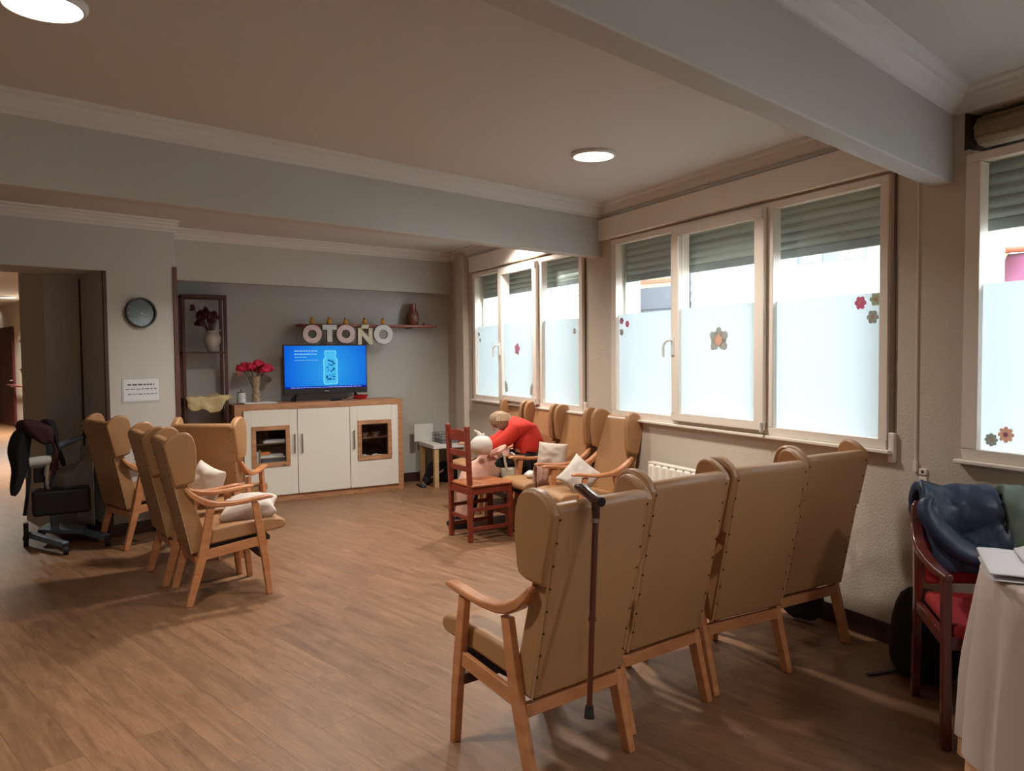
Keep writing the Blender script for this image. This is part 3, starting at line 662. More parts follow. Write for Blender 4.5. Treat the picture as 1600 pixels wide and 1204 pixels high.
# ------------------------------------------------------------------ sideboard
sb = thing('sideboard', 'long cream fronted sideboard with a knotty oak frame under the television', 'cabinet', CB.o, CB.rz)
XL, DP, ZT = -1.787, .38, 1.005
MB().box(XL, 0, 0, DP, .945, ZT).box(XL, XL+.079, 0, DP, 0, .945).box(-.065, 0, 0, DP, 0, .945).box(XL+.079, -.065, 0, .02, 0, .07).build('body', M['oak'], sb, bevel=.004)
dk = wood('dark_interior_wood', (100, 66, 48), (74, 46, 34), .5, (2, 14, 14))
MB().box(XL+.079, -.065, DP-.012, DP, .0, .945).box(XL+.079, -.065, .02, DP, .06, .075).box(-1.18, -1.164, .02, DP-.012, .075, .945).box(-.622, -.607, .02, DP-.012, .075, .945).box(XL+.079, -1.18, .05, DP-.012, .585, .598).box(-.607, -.065, .05, DP-.012, .585, .592).box(XL+.079, -1.18, .05, DP-.012, .355, .368).box(-.607, -.065, .05, DP-.012, .355, .368).build('interior', dk, sb)
def door(x0, x1, win, hx):
    m = MB(); a, b = x0+.003, x1-.003; z0, z1 = .073, .942
    if win:
        wa, wb, za, zb = win
        m.box(a, wa, -.018, 0, z0, z1).box(wb, b, -.018, 0, z0, z1).box(wa, wb, -.018, 0, z0, za).box(wa, wb, -.018, 0, zb, z1)
    else: m.box(a, b, -.018, 0, z0, z1)
    d = m.build('door', M['white_lac'], sb, bevel=.002)
    MB().box(hx-.007, hx+.007, -.042, -.03, .49, .69).box(hx-.005, hx+.005, -.03, -.018, .50, .51).box(hx-.005, hx+.005, -.03, -.018, .67, .68).build('handle', M['steel'], d, bevel=.002)
    if win:
        f = MB(); w = .042
        f.box(wa, wb, -.028, .0, za, za+w).box(wa, wb, -.028, .0, zb-w, zb).box(wa, wa+w, -.028, 0, za+w, zb-w).box(wb-w, wb, -.028, 0, za+w, zb-w)
        f.build('window_frame', M['oak'], d, bevel=.003)
        MB().box(wa+w, wb-w, -.012, -.008, za+w, zb-w).build('glass_pane', M['glass'], d)
door(-1.708, -1.172, (-1.631, -1.252, .368, .782), -1.206)
door(-1.172, -.614, None, -1.128)
door(-.614, -.065, (-.530, -.147, .36, .788), -.573)
# things seen through the two door panes
def in_cb(o, x, y, z, rz=0.): o.location = CB.w(x, y, z); o.rotation_euler = (0, 0, CB.rz+rz); return o
for k, (x, h, c) in enumerate(((-1.61, .14, (190, 180, 170)), (-1.585, .155, (150, 120, 96)), (-1.56, .15, (205, 196, 186)), (-1.537, .165, (120, 104, 92)))):
    bo = in_cb(empty('booklet'), x, .06, .368); MB().box(-.009, .009, 0, .12, 0, h).build('cover', mat('booklet_%d' % k, c, .7), bo)
    tag(bo, ['pale booklet standing leftmost behind the left sideboard pane', 'brown booklet second from left behind the left sideboard pane', 'whitest booklet standing behind the left sideboard pane', 'dark booklet nearest the paper pile behind the left sideboard pane'][k], 'book', 'booklets in the sideboard')
for k, (x, z, n, c, lb) in enumerate(((-1.40, .368, 3, (70, 70, 76), 'grey storage tray with papers at the bottom behind the left sideboard pane'), (-1.42, .46, 3, (200, 194, 188), 'pile of white papers above the grey tray in the sideboard'), (-1.38, .598, 3, (196, 190, 186), 'pile of papers on the upper shelf in the sideboard'))):
    st = tag(in_cb(empty('paper_pile'), x, .06, z), lb, 'papers')
    if k == 1: st.location.z = .368+.078
    MB().box(-.12, .12, 0, .2, 0, .07 if k == 0 else .018).build('stack', mat('pile_%d' % k, c, .7), st, bevel=.003)
    for q in range(n): MB().box(-.11+q*.01, .11+q*.006, .01, .19, (.07 if k == 0 else .018)+q*.006, (.07 if k == 0 else .018)+q*.006+.004).build('sheet', M['paper'], st)
ob = tag(in_cb(empty('orange_box'), -1.48, .07, .368+.104), 'small orange box on the papers in the sideboard', 'box'); MB().box(-.05, .05, 0, .1, 0, .035).build('carton', mat('orange_card', (200, 110, 60), .7), ob, bevel=.003)
for k, x in enumerate((-.42, -.29)):
    f = MB()
    for q in range(3): f.ball((-.03+q*.03, .02*math.sin(q*2), .02), .028, .022, .018+.008*(q == 1), 8)
    o = in_cb(f.build('ceramic_dove', M['ceramic'], smooth=True), x, .08, .368); tag(o, ['white ceramic bird lying left at the bottom of the right sideboard pane', 'white ceramic bird lying right at the bottom of the right sideboard pane'][k], 'figurine', 'white ceramic birds in the sideboard')
for k, x in enumerate((-.40, -.27)):
    o = in_cb(MB().lathe([(.02, 0), (.022, .01), (.055, .05), (.06, .055), (.052, .05), (.012, .014)]).build('glass_dish', mat('smoky_glass', (150, 130, 120), .1), smooth=True), x, .14, .592)
    tag(o, ['glass dish on the left of the shelf behind the right pane', 'glass dish on the right of the shelf behind the right pane'][k], 'dish', 'glass dishes in the sideboard')

# ------------------------------------------------------------------ television
TV = Frame(*CB.w(-.93, .20)[:2], 57.0)
xa, zt = TV.hit(442, 538); xb, zb = TV.hit(574, 613); zt = (zt + TV.hit(573, 538.5)[1])/2; zb = (TV.hit(443.5, 616.5)[1]+zb)/2
tv = thing('television', 'black flat television on the sideboard showing a blue picture with a bottle', 'television', TV.w(0, 0, 0), TV.rz)
MB().box(xa, xb, 0, .03, zb, zt).box(xa+.12, xb-.12, .03, .07, zb+.03, zt-.18).build('housing', M['black'], tv, bevel=.004)
sx0, sx1, sz0, sz1 = xa+.012, xb-.012, zb+.062, zt-.012
scr = bpy.data.materials.new('screen_blue'); scr.use_nodes = True; nt = scr.node_tree; nt.nodes.clear()
tc = nt.nodes.new('ShaderNodeTexCoord'); vm = nt.nodes.new('ShaderNodeVectorMath'); vm.operation = 'DISTANCE'; vm.inputs[1].default_value = ((sx0+sx1)/2+.04, 0, (sz0+sz1)/2-.03)
nt.links.new(tc.outputs['Object'], vm.inputs[0]); rp = nt.nodes.new('ShaderNodeValToRGB'); rp.color_ramp.elements[0].position = .0; rp.color_ramp.elements[0].color = (*lin((46, 160, 232)), 1)
rp.color_ramp.elements[1].position = .52; rp.color_ramp.elements[1].color = (*lin((14, 92, 214)), 1); nt.links.new(vm.outputs['Value'], rp.inputs[0])
em = nt.nodes.new('ShaderNodeEmission'); em.inputs[1].default_value = .60; nt.links.new(rp.outputs[0], em.inputs[0]); mo = nt.nodes.new('ShaderNodeOutputMaterial'); nt.links.new(em.outputs[0], mo.inputs[0])
MB().box(sx0, sx1, -.0015, 0, sz0, sz1).build('screen', scr, tv)
cx_, cz_ = (sx0+sx1)/2+.045, (sz0+sz1)/2-.01; H_ = (sz1-sz0)
def bottle(r, y0, y1, m, nm):
    half = [(.155, -.40), (.185, -.36), (.19, -.30), (.18, .0), (.19, .14), (.185, .20), (.13, .27), (.155, .30), (.155, .38), (.14, .41)]
    pts = [(cx_+r*q[0]*H_*.95, cz_+q[1]*H_*(1 if r > .9 else .95)) for q in half]; pts = pts + [(2*cx_-p[0], p[1]) for p in reversed(pts)]
    return MB().prism(pts, -y1, -y0, 'y').build(nm, m, tv)
bottle(1.0, .0016, .0022, emit('bottle_glow', (112, 214, 246), 1), 'picture_bottle'); bottle(.84, .0023, .0028, emit('bottle_inner', (74, 186, 238), 1), 'picture_bottle')
mm = MB(); rnd = random.Random(4)
for k in range(34):
    x, z = cx_+rnd.uniform(-.1, .1)*H_, cz_+rnd.uniform(-.32, .2)*H_; a = rnd.uniform(.006, .014)
    mm.box(x-a, x+a, -.0033, -.0029, z-a*.6, z+a*.6)
mm.build('picture_speckles', emit('speckle_blue', (24, 84, 150), 1), tv)['kind'] = 'stuff'
mm = MB()
for k, (w, h) in enumerate(((.25, .012), (.24, .012), (.14, .009), (.26, .005))):
    z = sz1-.055-k*.032; x = sx0+.105
    while x < sx0+.105+w: l = rnd.uniform(.02, .05); mm.box(x, min(x+l, sx0+.105+w), -.0022, -.0016, z-h/2, z+h/2); x += l+.006
mm.build('picture_caption', emit('caption_pale', (126, 190, 240), 1), tv)
mm = MB().box(sx0, sx1, -.0022, -.0016, sz0, sz0+.022); mm.build('picture_band', emit('band_blue', (20, 40, 150), 1), tv)
mm = MB(); x = sx0+.06
while x < sx1-.06: l = rnd.uniform(.02, .06); mm.box(x, min(x+l, sx1-.06), -.0030, -.0024, sz0+.006, sz0+.013); x += l+.007
mm.build('picture_ticker', emit('ticker_pale', (150, 160, 235), 1), tv)
MB().box((xa+xb)/2-.025, (xa+xb)/2+.025, -.0018, 0, zb+.026, zb+.034).build('badge', M['chrome'], tv)
for s_, x in ((-1, xa+.14), (1, xb-.14)):
    MB().sweep([(x-s_*0, .015, zb+.01), (x+s_*.035, -.03, ZT+.012)], .02, .012).sweep([(x, .015, zb+.01), (x+s_*.03, .09, ZT+.012)], .02, .012).sweep([(x+s_*.035, -.05, ZT+.007), (x+s_*.03, .11, ZT+.007)], .014, .01).build('foot', M['black'], tv, bevel=.002)
def on_cb(name, x, y, label, cat, rz=0.): return thing(name, label, cat, CB.w(x, y, ZT), CB.rz+rz)
rc = on_cb('remote_control', -.72, .10, 'black remote control lying on the sideboard in front of the television foot', 'remote control', .5)
MB().box(-.075, .075, -.02, .02, 0, .018).build('case', M['black'], rc, bevel=.006)
MB().box(-.05, .04, -.012, .012, .018, .0195).build('keypad', M['rubber'], rc)
bw = on_cb('bowl', -.40, .24, 'small red plastic dish on the sideboard right of the television', 'dish')
MB().lathe([(.055, 0), (.06, .004), (.085, .045), (.088, .046), (.082, .044), (.055, .008)], n=24).build('dish_body', mat('red_plastic', (196, 26, 40), .4), bw, smooth=True)
MB().sweep([(-.08, -.02, .03), (-.17, -.04, .012)], .02, .004).build('spoon', mat('pink_plastic', (220, 130, 130), .5), bw, smooth=True)
tr = on_cb('doily_tray', -1.50, .19, 'thin white tray on the left end of the sideboard under the vase', 'tray')
MB().box(-.17, .15, -.12, .12, 0, .012).build('board', M['white'], tr, bevel=.004)
MB().box(-.16, .14, -.11, .11, .012, .0135).build('cloth_pad', M['paper'], tr)
VX, VY = -1.53, .20
vs = thing('flower_vase', 'patterned glass vase holding pink red artificial flowers on the sideboard', 'vase', CB.w(VX, VY, ZT+.0135), CB.rz)
gl = mat('amber_mosaic_glass', (150, 136, 112), .25, var=.5, scale=30)
MB().lathe([(.04, 0), (.043, .01), (.04, .06), (.036, .14), (.042, .20), (.055, .265), (.051, .262), (.036, .2), (.03, .13)], n=20).build('vase_body', gl, vs, smooth=True)
fr_ = thing('flower_bouquet', 'bunch of deep pink artificial blooms in the glass vase', 'flowers', CB.w(VX, VY, ZT+.0135), CB.rz)
PK = mat('deep_pink_petals', (196, 34, 72), .8, var=.35, scale=30); GN = mat('stem_green', (70, 90, 60), .7)
rnd = random.Random(7)
for k in range(13):
    a = k*2.4; r = .03+.15*math.sqrt(k/13.); x, y, z = r*math.cos(a), .6*r*math.sin(a), .40 + .05*rnd.random()-.45*r
    MB().tube([(x*.15, y*.15, .12), (x*.5, y*.5, .26), (x, y, z)], .003, 5).build('stem', GN, fr_)
    b_ = MB(); 
    for q in range(9):
        aa = q*2.39996; rr = .042*math.sqrt(q/9.); b_.ball((x+rr*math.cos(aa), y+rr*math.sin(aa), z+.014*math.cos(q)), .025, .022, .026, 6)
    b_.jitter(.008, 60, k).build('bloom', PK, fr_, smooth=True)
MB().tube([(0, 0, .2), (-.06, 0, .27), (-.17, .0, .285)], .003, 5).ball((-.18, 0, .285), .016).ball((-.155, .0, .29), .012).build('bud', mat('peach_bud', (206, 130, 110), .8), fr_, smooth=True)
cn2 = thing('candle_tin', 'white and grey patterned tin on the left end of the sideboard', 'tin', CB.w(-1.69, .14, ZT+.0135), CB.rz)
MB().lathe([(.042, 0), (.044, .004), (.044, .10), (.041, .104)], n=24).build('tin_body', mat('marbled_white', (196, 200, 204), .4, var=.25, scale=14), cn2, smooth=True)
MB().lathe([(.040, .104), (.036, .112), (.006, .114), (.004, .14)], n=16).build('lid', M['brownwood'], cn2, smooth=True)

# ------------------------------------------------------------------ wall shelf with letters and jug
sl, z1s = AL.hit(470, 506, -.2); sr, z2s = AL.hit(683, 511, -.2); zs = (z1s+z2s)/2
sh = thing('wall_shelf', 'long thin red brown shelf board on the alcove wall above the television', 'shelf', AL.w(0, 0, 0), AL.rz)
MB().box(sl, sr, -.2, 0, zs-.012, zs+.012).build('board', mat('red_brown_shelf', (142, 74, 58), .5), sh, bevel=.003)
for x in (sl+.3, sr-.3): MB().box(x-.01, x+.01, -.17, 0, zs-.024, zs-.012).build('bracket', M['brownwood'], sh)
OUT = mat('dark_letter_edge', (60, 56, 52), .7); ORG = mat('orange_felt', (214, 150, 50), .8)
LC = [mat('letter_paper_%s' % n, c, .8, var=.12, scale=40) for n, c in (('pink', (216, 198, 200)), ('green', (200, 212, 204)), ('rose', (214, 196, 198)), ('cream', (214, 212, 190)), ('white', (208, 212, 208)))]
Lb = ['first letter of the hanging word, a pale pink O', 'second letter of the hanging word, a pale green T', 'third letter of the hanging word, a pink O in the middle', 'fourth letter of the hanging word, a cream N with tilde', 'last letter of the hanging word, a whitish O at the right']
for k, (u, ch, yb) in enumerate(((488, 'O', 536), (515, 'T', 534), (540.5, 'O', 536), (570.5, 'Ñ', 539), (599, 'O', 537))):
    x, zb_ = AL.hit(u, yb, -.225); x0, zt_ = AL.hit(u, 507.5, -.225)
    root = thing('hanging_letter', Lb[k], 'letter', AL.w(x, -.225, 0), AL.rz)
    for nm, off, ext, yy, m_ in (('letter_face', .017, .005, -.006, LC[k]), ('letter_edge', .022, .004, .004, OUT)):
        cu = bpy.data.curves.new(nm, 'FONT'); cu.body = ch; cu.align_x = 'CENTER'; cu.size = (zt_-zb_-.03)/(.70 if ch != 'Ñ' else .83); cu.offset = off if ch != 'Ñ' else off*.62; cu.extrude = ext; cu.resolution_u = 6
        o = bpy.data.objects.new(nm, cu); COL.objects.link(o); o.parent = root; o.location = (0, yy, zb_+.018); o.rotation_euler = (R(90), 0, 0); cu.materials.append(m_)
        bpy.context.view_layer.update(); me_ = bpy.data.meshes.new_from_object(o.evaluated_get(bpy.context.evaluated_depsgraph_get())); o2 = bpy.data.objects.new(nm, me_); COL.objects.link(o2); o2.parent = root; o2.location = o.location; o2.rotation_euler = o.rotation_euler; bpy.data.objects.remove(o)
    ck = thing('felt_pumpkin', 'small orange felt clip on the shelf edge above the ' + ['first letter O', 'letter T', 'middle letter O', 'letter with tilde', 'last letter O'][k], 'decoration', AL.w(x+.01, -.19, zs+.012), AL.rz, 'orange felt clips above the letters')
    MB().lathe([(.02, 0), (.028, .012), (.026, .03), (.014, .046)], n=10).ball((0, 0, .056), .017).build('body', ORG, ck, smooth=True)
    MB().ball((-.006, -.012, .066), .008).tube([(0, 0, .068), (.003, 0, .08)], .003, 5).build('tuft', M['terracotta'], ck, smooth=True)
xj, _ = AL.hit(645, 500, -.11)
jg = thing('clay_jug', 'brown glazed clay jug with a white scratched pattern at the right of the wall shelf', 'jug', AL.w(xj, -.11, zs+.012), AL.rz)
MB().lathe([(.05, 0), (.056, .008), (.072, .05), (.076, .095), (.066, .14), (.046, .175), (.042, .20), (.046, .245), (.041, .245), (.036, .19)], n=24).build('jug_body', M['terracotta'], jg, smooth=True)
PAT = mat('white_scratch', (180, 160, 150), .7)
pm = MB()
for (a0, z0_, a1, z1_) in ((-.3, .06, .1, .16), (-.1, .05, .35, .15), (.1, .04, .5, .12), (-.5, .09, -.1, .19), (-.25, .2, .1, .235)):
    pts = []
    for q in range(6):
        s_ = q/5; zz = z0_+(z1_-z0_)*s_; aa = -math.pi/2 + a0+(a1-a0)*s_
        rr = .0775 if zz < .12 else (.0775-(zz-.12)*.55 if zz < .18 else .046); pts.append((rr*math.cos(aa), rr*math.sin(aa), zz))
    pm.tube(pts, .0022, 5)
pm.build('scratch_pattern', PAT, jg)
cb_ = tag(MB().lathe([(.012, 0), (.014, .01), (.006, .02), (.004, .032)], n=8).build('tiny_figurine', M['brownwood'], smooth=True), 'tiny dark trinket beside the clay jug on the shelf', 'figurine'); cb_.location = AL.w(xj+.14, -.1, zs+.012)

# ------------------------------------------------------------------ open shelf unit in the alcove corner
SX0, SX1, SY0, SY1 = -2.425, -2.005, -.33, -.06
su = thing('shelf_unit', 'tall narrow open shelf unit of dark reddish wood in the alcove corner', 'shelf', AL.w(0, 0, 0), AL.rz)
zt_ = AL.hit(320, 462, -.33)[1]; za_ = AL.hit(320, 549, -.33)[1]; zb_ = AL.hit(320, 622, -.33)[1]
for x in (SX0, SX1-.03):
    for y in (SY0, SY1-.03): MB().box(x, x+.03, y, y+.03, 0, zt_).build('post', M['brownwood'], su, bevel=.003)
MB().box(SX0, SX1, SY0, SY1, zt_-.02, zt_+.012).build('top_board', M['brownwood'], su, bevel=.003)
for z in (za_, zb_, zb_-.42, .12): MB().box(SX0+.005, SX1-.005, SY0+.005, SY1, z-.018, z).build('shelf_board', M['brownwood'], su, bevel=.002)
wj = thing('white_jar', 'white ceramic jar on the upper shelf of the dark shelf unit', 'jar', AL.w(-2.13, -.2, za_), AL.rz)
MB().lathe([(.042, 0), (.05, .01), (.078, .09), (.085, .13), (.074, .17), (.05, .19), (.05, .2), (.056, .21), (.048, .21), (.04, .18)], n=24).build('jar_body', M['ceramic'], wj, smooth=True)
df = thing('dried_flowers', 'dark red dried flowers in the white jar on the shelf unit', 'flowers', AL.w(-2.13, -.2, za_), AL.rz)
DR = mat('dark_red_dried', (78, 32, 36), .9, var=.3, scale=40); PB = mat('pale_berry', (200, 186, 176), .7); rnd = random.Random(3)
for k in range(20):
    a = k*2.4; r = .03+.10*rnd.random(); x, y, z = -.05+r*math.cos(a), .5*r*math.sin(a), .27+.17*rnd.random()
    MB().tube([(x*.1, y*.1, .15), (x*.5, y*.5, .24), (x, y, z)], .0025, 5).build('stem', DR, df)
    b_ = MB()
    for q in range(6): b_.ball((x+.02*rnd.uniform(-1, 1), y+.02*rnd.uniform(-1, 1), z+.022*rnd.uniform(-1, 1)), .019, n=6)
    b_.build('flower_head', DR, df, smooth=True)
for (x, z) in ((.075, .215), (-.02, .33), (-.12, .225), (-.10, .24)): MB().ball((x, -.03, z), .009, n=6).build('berry', PB, df, smooth=True)
cl = MB().grid(22, 14, lambda u, v: (-2.40+.42*u+.012*math.sin(9*v), -.345-.0+.18*(1-v) if v < .45 else -.345+.0-.03*math.sin(u*19)*(v-.4)-.012, zb_+.012+.02*abs(math.sin(u*8))*math.sin(v*6) if v < .45 else zb_+.025-(v-.45)*(.13+.16*math.sin(u*3.0+.2)+.05*math.sin(u*13))))
clo = cl.jitter(.030, 9, 4).jitter(.014, 22, 1).build('folded_cloth', mat('cream_yellow_cloth', (196, 178, 134), .9), solid=.008, smooth=True, sub=1); clo.location = AL.o; clo.rotation_euler = (0, 0, AL.rz)
tag(clo, 'cream yellow cloth spilling over the lower shelf of the shelf unit', 'cloth')

# ------------------------------------------------------------------ wall clock and paper notice
ck = thing('wall_clock', 'round black rimmed wall clock on the wall left of the alcove', 'clock', CW.w(.287, 0, 1.865), CW.rz)
def ringy(r0, r1, y0, y1, n=40):
    m = MB(); P_ = [[(r*math.cos(2*math.pi*i/n), y, r*math.sin(2*math.pi*i/n)) for i in range(n)] for r, y in ((r1, y1), (r1, y0), (r0, y0), (r0, y1), (r1, y1))]
    return m.loft(P_, caps=False)
ringy(.112, .126, -.035, 0).build('rim', M['black'], ck, bevel=.002)
MB().prism([(.113*math.cos(2*math.pi*i/40), .113*math.sin(2*math.pi*i/40)) for i in range(40)], -.012, -.008, 'y').build('dial', mat('dark_grey_dial', (74, 84, 84), .12, spec=.8), ck)
for k in range(12):
    a = R(30*k); MB().prism([(.092*math.cos(a)-.003*math.sin(a), .092*math.sin(a)+.003*math.cos(a)), (.092*math.cos(a)+.003*math.sin(a), .092*math.sin(a)-.003*math.cos(a)), (.104*math.cos(a)+.003*math.sin(a), .104*math.sin(a)-.003*math.cos(a)), (.104*math.cos(a)-.003*math.sin(a), .104*math.sin(a)+.003*math.cos(a))], -.0135, -.012, 'y').build('hour_mark', mat('grey_mark', (130, 140, 140), .5) if k == 0 else bpy.data.materials['grey_mark'], ck)
for a, l, w_2, nm in ((-32, .065, .004, 'hour_hand'), (52, .085, .003, 'minute_hand')):
    c_, s_ = math.cos(R(a)), math.sin(R(a)); MB().prism([(-s_*w_2, c_*w_2), (s_*w_2, -c_*w_2), (l*c_+s_*w_2*.6, l*s_-c_*w_2*.6), (l*c_-s_*w_2*.6, l*s_+c_*w_2*.6)], -.0175, -.0145, 'y').build(nm, mat(nm, (180, 190, 190) if a < 0 else (120, 130, 134), .4), ck)
pn = thing('paper_notice', 'white paper notice in a plastic sleeve on the wall below the clock', 'notice', CW.w(.275, 0, 1.215), CW.rz)
MB().box(-.155, .155, -.004, -.001, -.105, .1).build('sleeve', mat('plastic_sleeve', (176, 180, 178), .25), pn)
MB().box(-.14, .148, -.0055, -.004, -.09, .092).build('sheet', M['paper'], pn)
for z, h, x0, x1 in ((.045, .013, -.11, .11), (.008, .007, -.125, .13), (-.035, .007, -.11, .13)):
    x = x0; m_ = MB()
    while x < x1: l = rnd.uniform(.012, .04); m_.box(x, min(x+l, x1), -.0065, -.0055, z-h/2, z+h/2); x += l+.008
    m_.build('printed_line', M['ink'], pn)

# ------------------------------------------------------------------ side table, basket, things below
TB = Frame(-.875, 8.665, -26.6)
tb = thing('side_table', 'low white topped side table with pale square legs in the corner', 'table', TB.o, TB.rz)
BR = wood('pale_birch', (200, 168, 124), (184, 150, 104), .5, (3, 3, 14), 2)
MB().box(-.01, .50, -.415, .01, .435, .48).build('tabletop', M['white'], tb, bevel=.003)
for x in (0, .44):
    for y in (-.405, -.055+.0): MB().box(x, x+.05, y, y+.05, 0, .435).build('leg', BR, tb, bevel=.002)
bk_ = thing('wire_basket', 'dark wire letter basket full of papers on the white side table', 'basket', TB.w(.22, -.24, .48), TB.rz)
for z in (.0, .035, .07, .10): MB().tube([(-.15, -.12, z+.004), (.15, -.12, z+.004), (.15, .12, z+.004), (-.15, .12, z+.004), (-.15, -.12, z+.004)], .0028, 5).build('wire_ring', M['black'], bk_)
for k in range(9):
    x = -.15+.3*k/8
    for y in (-.12, .12): MB().tube([(x, y, 0), (x, y, .105)], .002, 5).build('wire', M['black'], bk_)
for k in range(7):
    y = -.12+.24*k/6
    for x in (-.15, .15): MB().tube([(x, y, 0), (x, y, .105)], .002, 5).build('wire', M['black'], bk_)
for k in range(5):
    o = MB().box(-.13, .13, -.1, .1, 0, .006).build('paper_sheet', M['paper'] if k % 2 else mat('newsprint', (150, 150, 150), .8), bevel=0)
    o.location = TB.w(.22, -.24, .485+k*.009); o.rotation_euler = (0, 0, TB.rz+.06*(k-2)); tag(o, 'sheet of paper lying in the wire basket', 'paper', 'sheets in the wire basket')
wb = tag(MB().box(-.12, .12, -.008, .008, 0, .2).build('white_board', M['white'], bevel=.003), 'white panel leaning on the alcove wall behind the side table', 'board'); wb.location = AL.w(-.28, -.05, .48); wb.rotation_euler = (R(-6), 0, AL.rz)
wb.location = TB.w(.44, -.04, .48); wb.rotation_euler = (0, 0, AL.rz)
sc_ = thing('foot_rest', 'black and grey wheelchair foot rest lying on the floor under the side table', 'foot rest', TB.w(.25, .02, 0), TB.rz)
MB().bar((-.16, .08, .02), (.05, -.04, .05), .05, .02).bar((.05, -.04, .04), (-.02, -.22, .16), .035, .02).build('metal_bar', M['chrome'], sc_, bevel=.003)
MB().bar((.0, .0, .03), (.04, -.12, .24), .07, .05).ball((.0, -.03, .05), .05).build('pad', M['black_cloth'], sc_, smooth=True)
MB().box(-.2, .0, .06, .11, 0, .02).build('plate', M['rubber'], sc_, bevel=.003)
bg_ = tag(MB().ball((0, 0, .13), .15, .12, .13).jitter(.02, 9, 3).build('dark_bag', M['black_cloth'], smooth=True, sub=1), 'dark bag on the floor under the side table by the wall', 'bag'); bg_.location = TB.w(.33, -.27, 0.0)
# ------------------------------------------------------------------ person
def skinned(name, pts, edges, m, parent=None, sub=2, root=0):
    me = bpy.data.meshes.new(name); me.from_pydata([p[:3] for p in pts], edges, []); o = bpy.data.objects.new(name, me); COL.objects.link(o)
    o.modifiers.new('skin', 'SKIN')
    if not me.skin_vertices: me.skin_vertices_add() if hasattr(me, 'skin_vertices_add') else None
    if not me.skin_vertices:
        bpy.context.view_layer.objects.active = o; bpy.ops.mesh.customdata_skin_add()
    for i, p in enumerate(pts):
        r = p[3]; me.skin_vertices[0].data[i].radius = (r if isinstance(r, tuple) else (r, r))
        me.skin_vertices[0].data[i].use_root = (i == root)
    s = o.modifiers.new('sub', 'SUBSURF'); s.levels = sub; s.render_levels = sub
    me.materials.append(m)
    if parent: o.parent = parent
    # bake so the surface is a real mesh
    dg = bpy.context.evaluated_depsgraph_get(); me2 = bpy.data.meshes.new_from_object(o.evaluated_get(dg)); o.modifiers.clear(); o.data = me2
    me2.polygons.foreach_set('use_smooth', [True]*len(me2.polygons)); me2.name = name
    return o
SKIN = mat('skin', (204, 150, 122), .55); SWEAT = mat('red_knit_sweater', (192, 44, 30), .85, bump=.3, bscale=70); TROU = mat('black_trousers', (24, 22, 26), .85); HAIR = mat('ash_blond_hair', (150, 122, 94), .7, var=.3, scale=40, stretch=(1, 1, 6)); PINK = mat('pale_pink_fleece', (206, 160, 142), .95, bump=.25, bscale=25)
pr = thing('person', 'person in a bright red sweater bent over in an armchair under the windows', 'person', (0, 0, 0))
body = [(.16, 6.90, .54, .115), (.135, 6.90, .66, .12), (.09, 6.92, .78, .125), (.02, 6.94, .86, .10), (-.045, 6.95, .885, .052), (-.075, 6.945, .89, .06), (-.125, 6.94, .875, .082), (-.155, 6.935, .845, .055),
        (.03, 6.80, .82, .062), (-.10, 6.78, .72, .048), (-.20, 6.80, .665, .040), (-.265, 6.84, .655, .028), (-.31, 6.86, .65, .030),
        (.03, 7.08, .82, .062), (-.12, 7.09, .72, .048), (-.24, 7.04, .665, .040), (-.30, 6.98, .655, .028), (-.335, 6.95, .65, .030),
        (.10, 6.80, .52, .088), (-.14, 6.73, .535, .075), (-.33, 6.70, .48, .062), (-.36, 6.69, .28, .05), (-.37, 6.68, .10, .036), (-.37, 6.68, .075, .036), (-.46, 6.64, .045, .034),
        (.08, 6.98, .52, .088), (-.16, 6.92, .535, .075), (-.37, 6.86, .50, .062), (-.39, 6.85, .28, .05), (-.40, 6.84, .10, .036), (-.40, 6.84, .075, .036), (-.49, 6.80, .045, .034)]
ed = [(0, 1), (1, 2), (2, 3), (3, 4), (4, 5), (5, 6), (6, 7), (3, 8), (8, 9), (9, 10), (10, 11), (11, 12), (3, 13), (13, 14), (14, 15), (15, 16), (16, 17), (0, 18), (18, 19), (19, 20), (20, 21), (21, 22), (22, 23), (23, 24), (0, 25), (25, 26), (26, 27), (27, 28), (28, 29), (29, 30), (30, 31)]
# fingers: five short chains on each hand
def fingers(base, wrist, out, n0):
    pts, es = [], []; f = (Vector(body[base][:3])-Vector(body[wrist][:3])).normalized(); s_ = f.cross(Vector((0, 0, 1))).normalized()
    for k in range(5):
        o_ = (k-1.5)*.017; L_ = (.055, .065, .068, .06, .04)[k] if k < 4 else .04
        b0 = Vector(body[base][:3]) + s_*(o_ if k < 4 else -.036*out) + f*(.02 if k < 4 else -.012)
        d1 = f if k < 4 else (f*.6 - s_*out).normalized()
        i = n0+len(pts); pts += [(*(b0), .0095), (*(b0+d1*L_*.5+Vector((0, 0, -.004))), .0088), (*(b0+d1*L_*.9+Vector((0, 0, -.02))), .0078)]; es += [(base, i), (i, i+1), (i+1, i+2)]
    return pts, es
for b_, w_3, o_ in ((12, 11, 1), (17, 16, -1)):
    pp, ee = fingers(b_, w_3, o_, len(body)); body += pp; ed += ee
skinned('body', body, ed, SKIN, pr)
sw = [(.175, 6.90, .56, (.165, .15)), (.15, 6.90, .67, (.175, .155)), (.10, 6.92, .78, (.175, .15)), (.035, 6.94, .855, (.13, .12)), (-.025, 6.95, .885, .07),
      (.03, 6.79, .815, .082), (-.10, 6.77, .715, .066), (-.19, 6.80, .668, .052), (-.25, 6.835, .658, .038), (.03, 7.09, .815, .082), (-.12, 7.10, .715, .066), (-.23, 7.05, .668, .052), (-.285, 6.99, .658, .038)]
skinned('sweater', sw, [(0, 1), (1, 2), (2, 3), (3, 4), (3, 5), (5, 6), (6, 7), (7, 8), (3, 9), (9, 10), (10, 11), (11, 12)], SWEAT, pr)
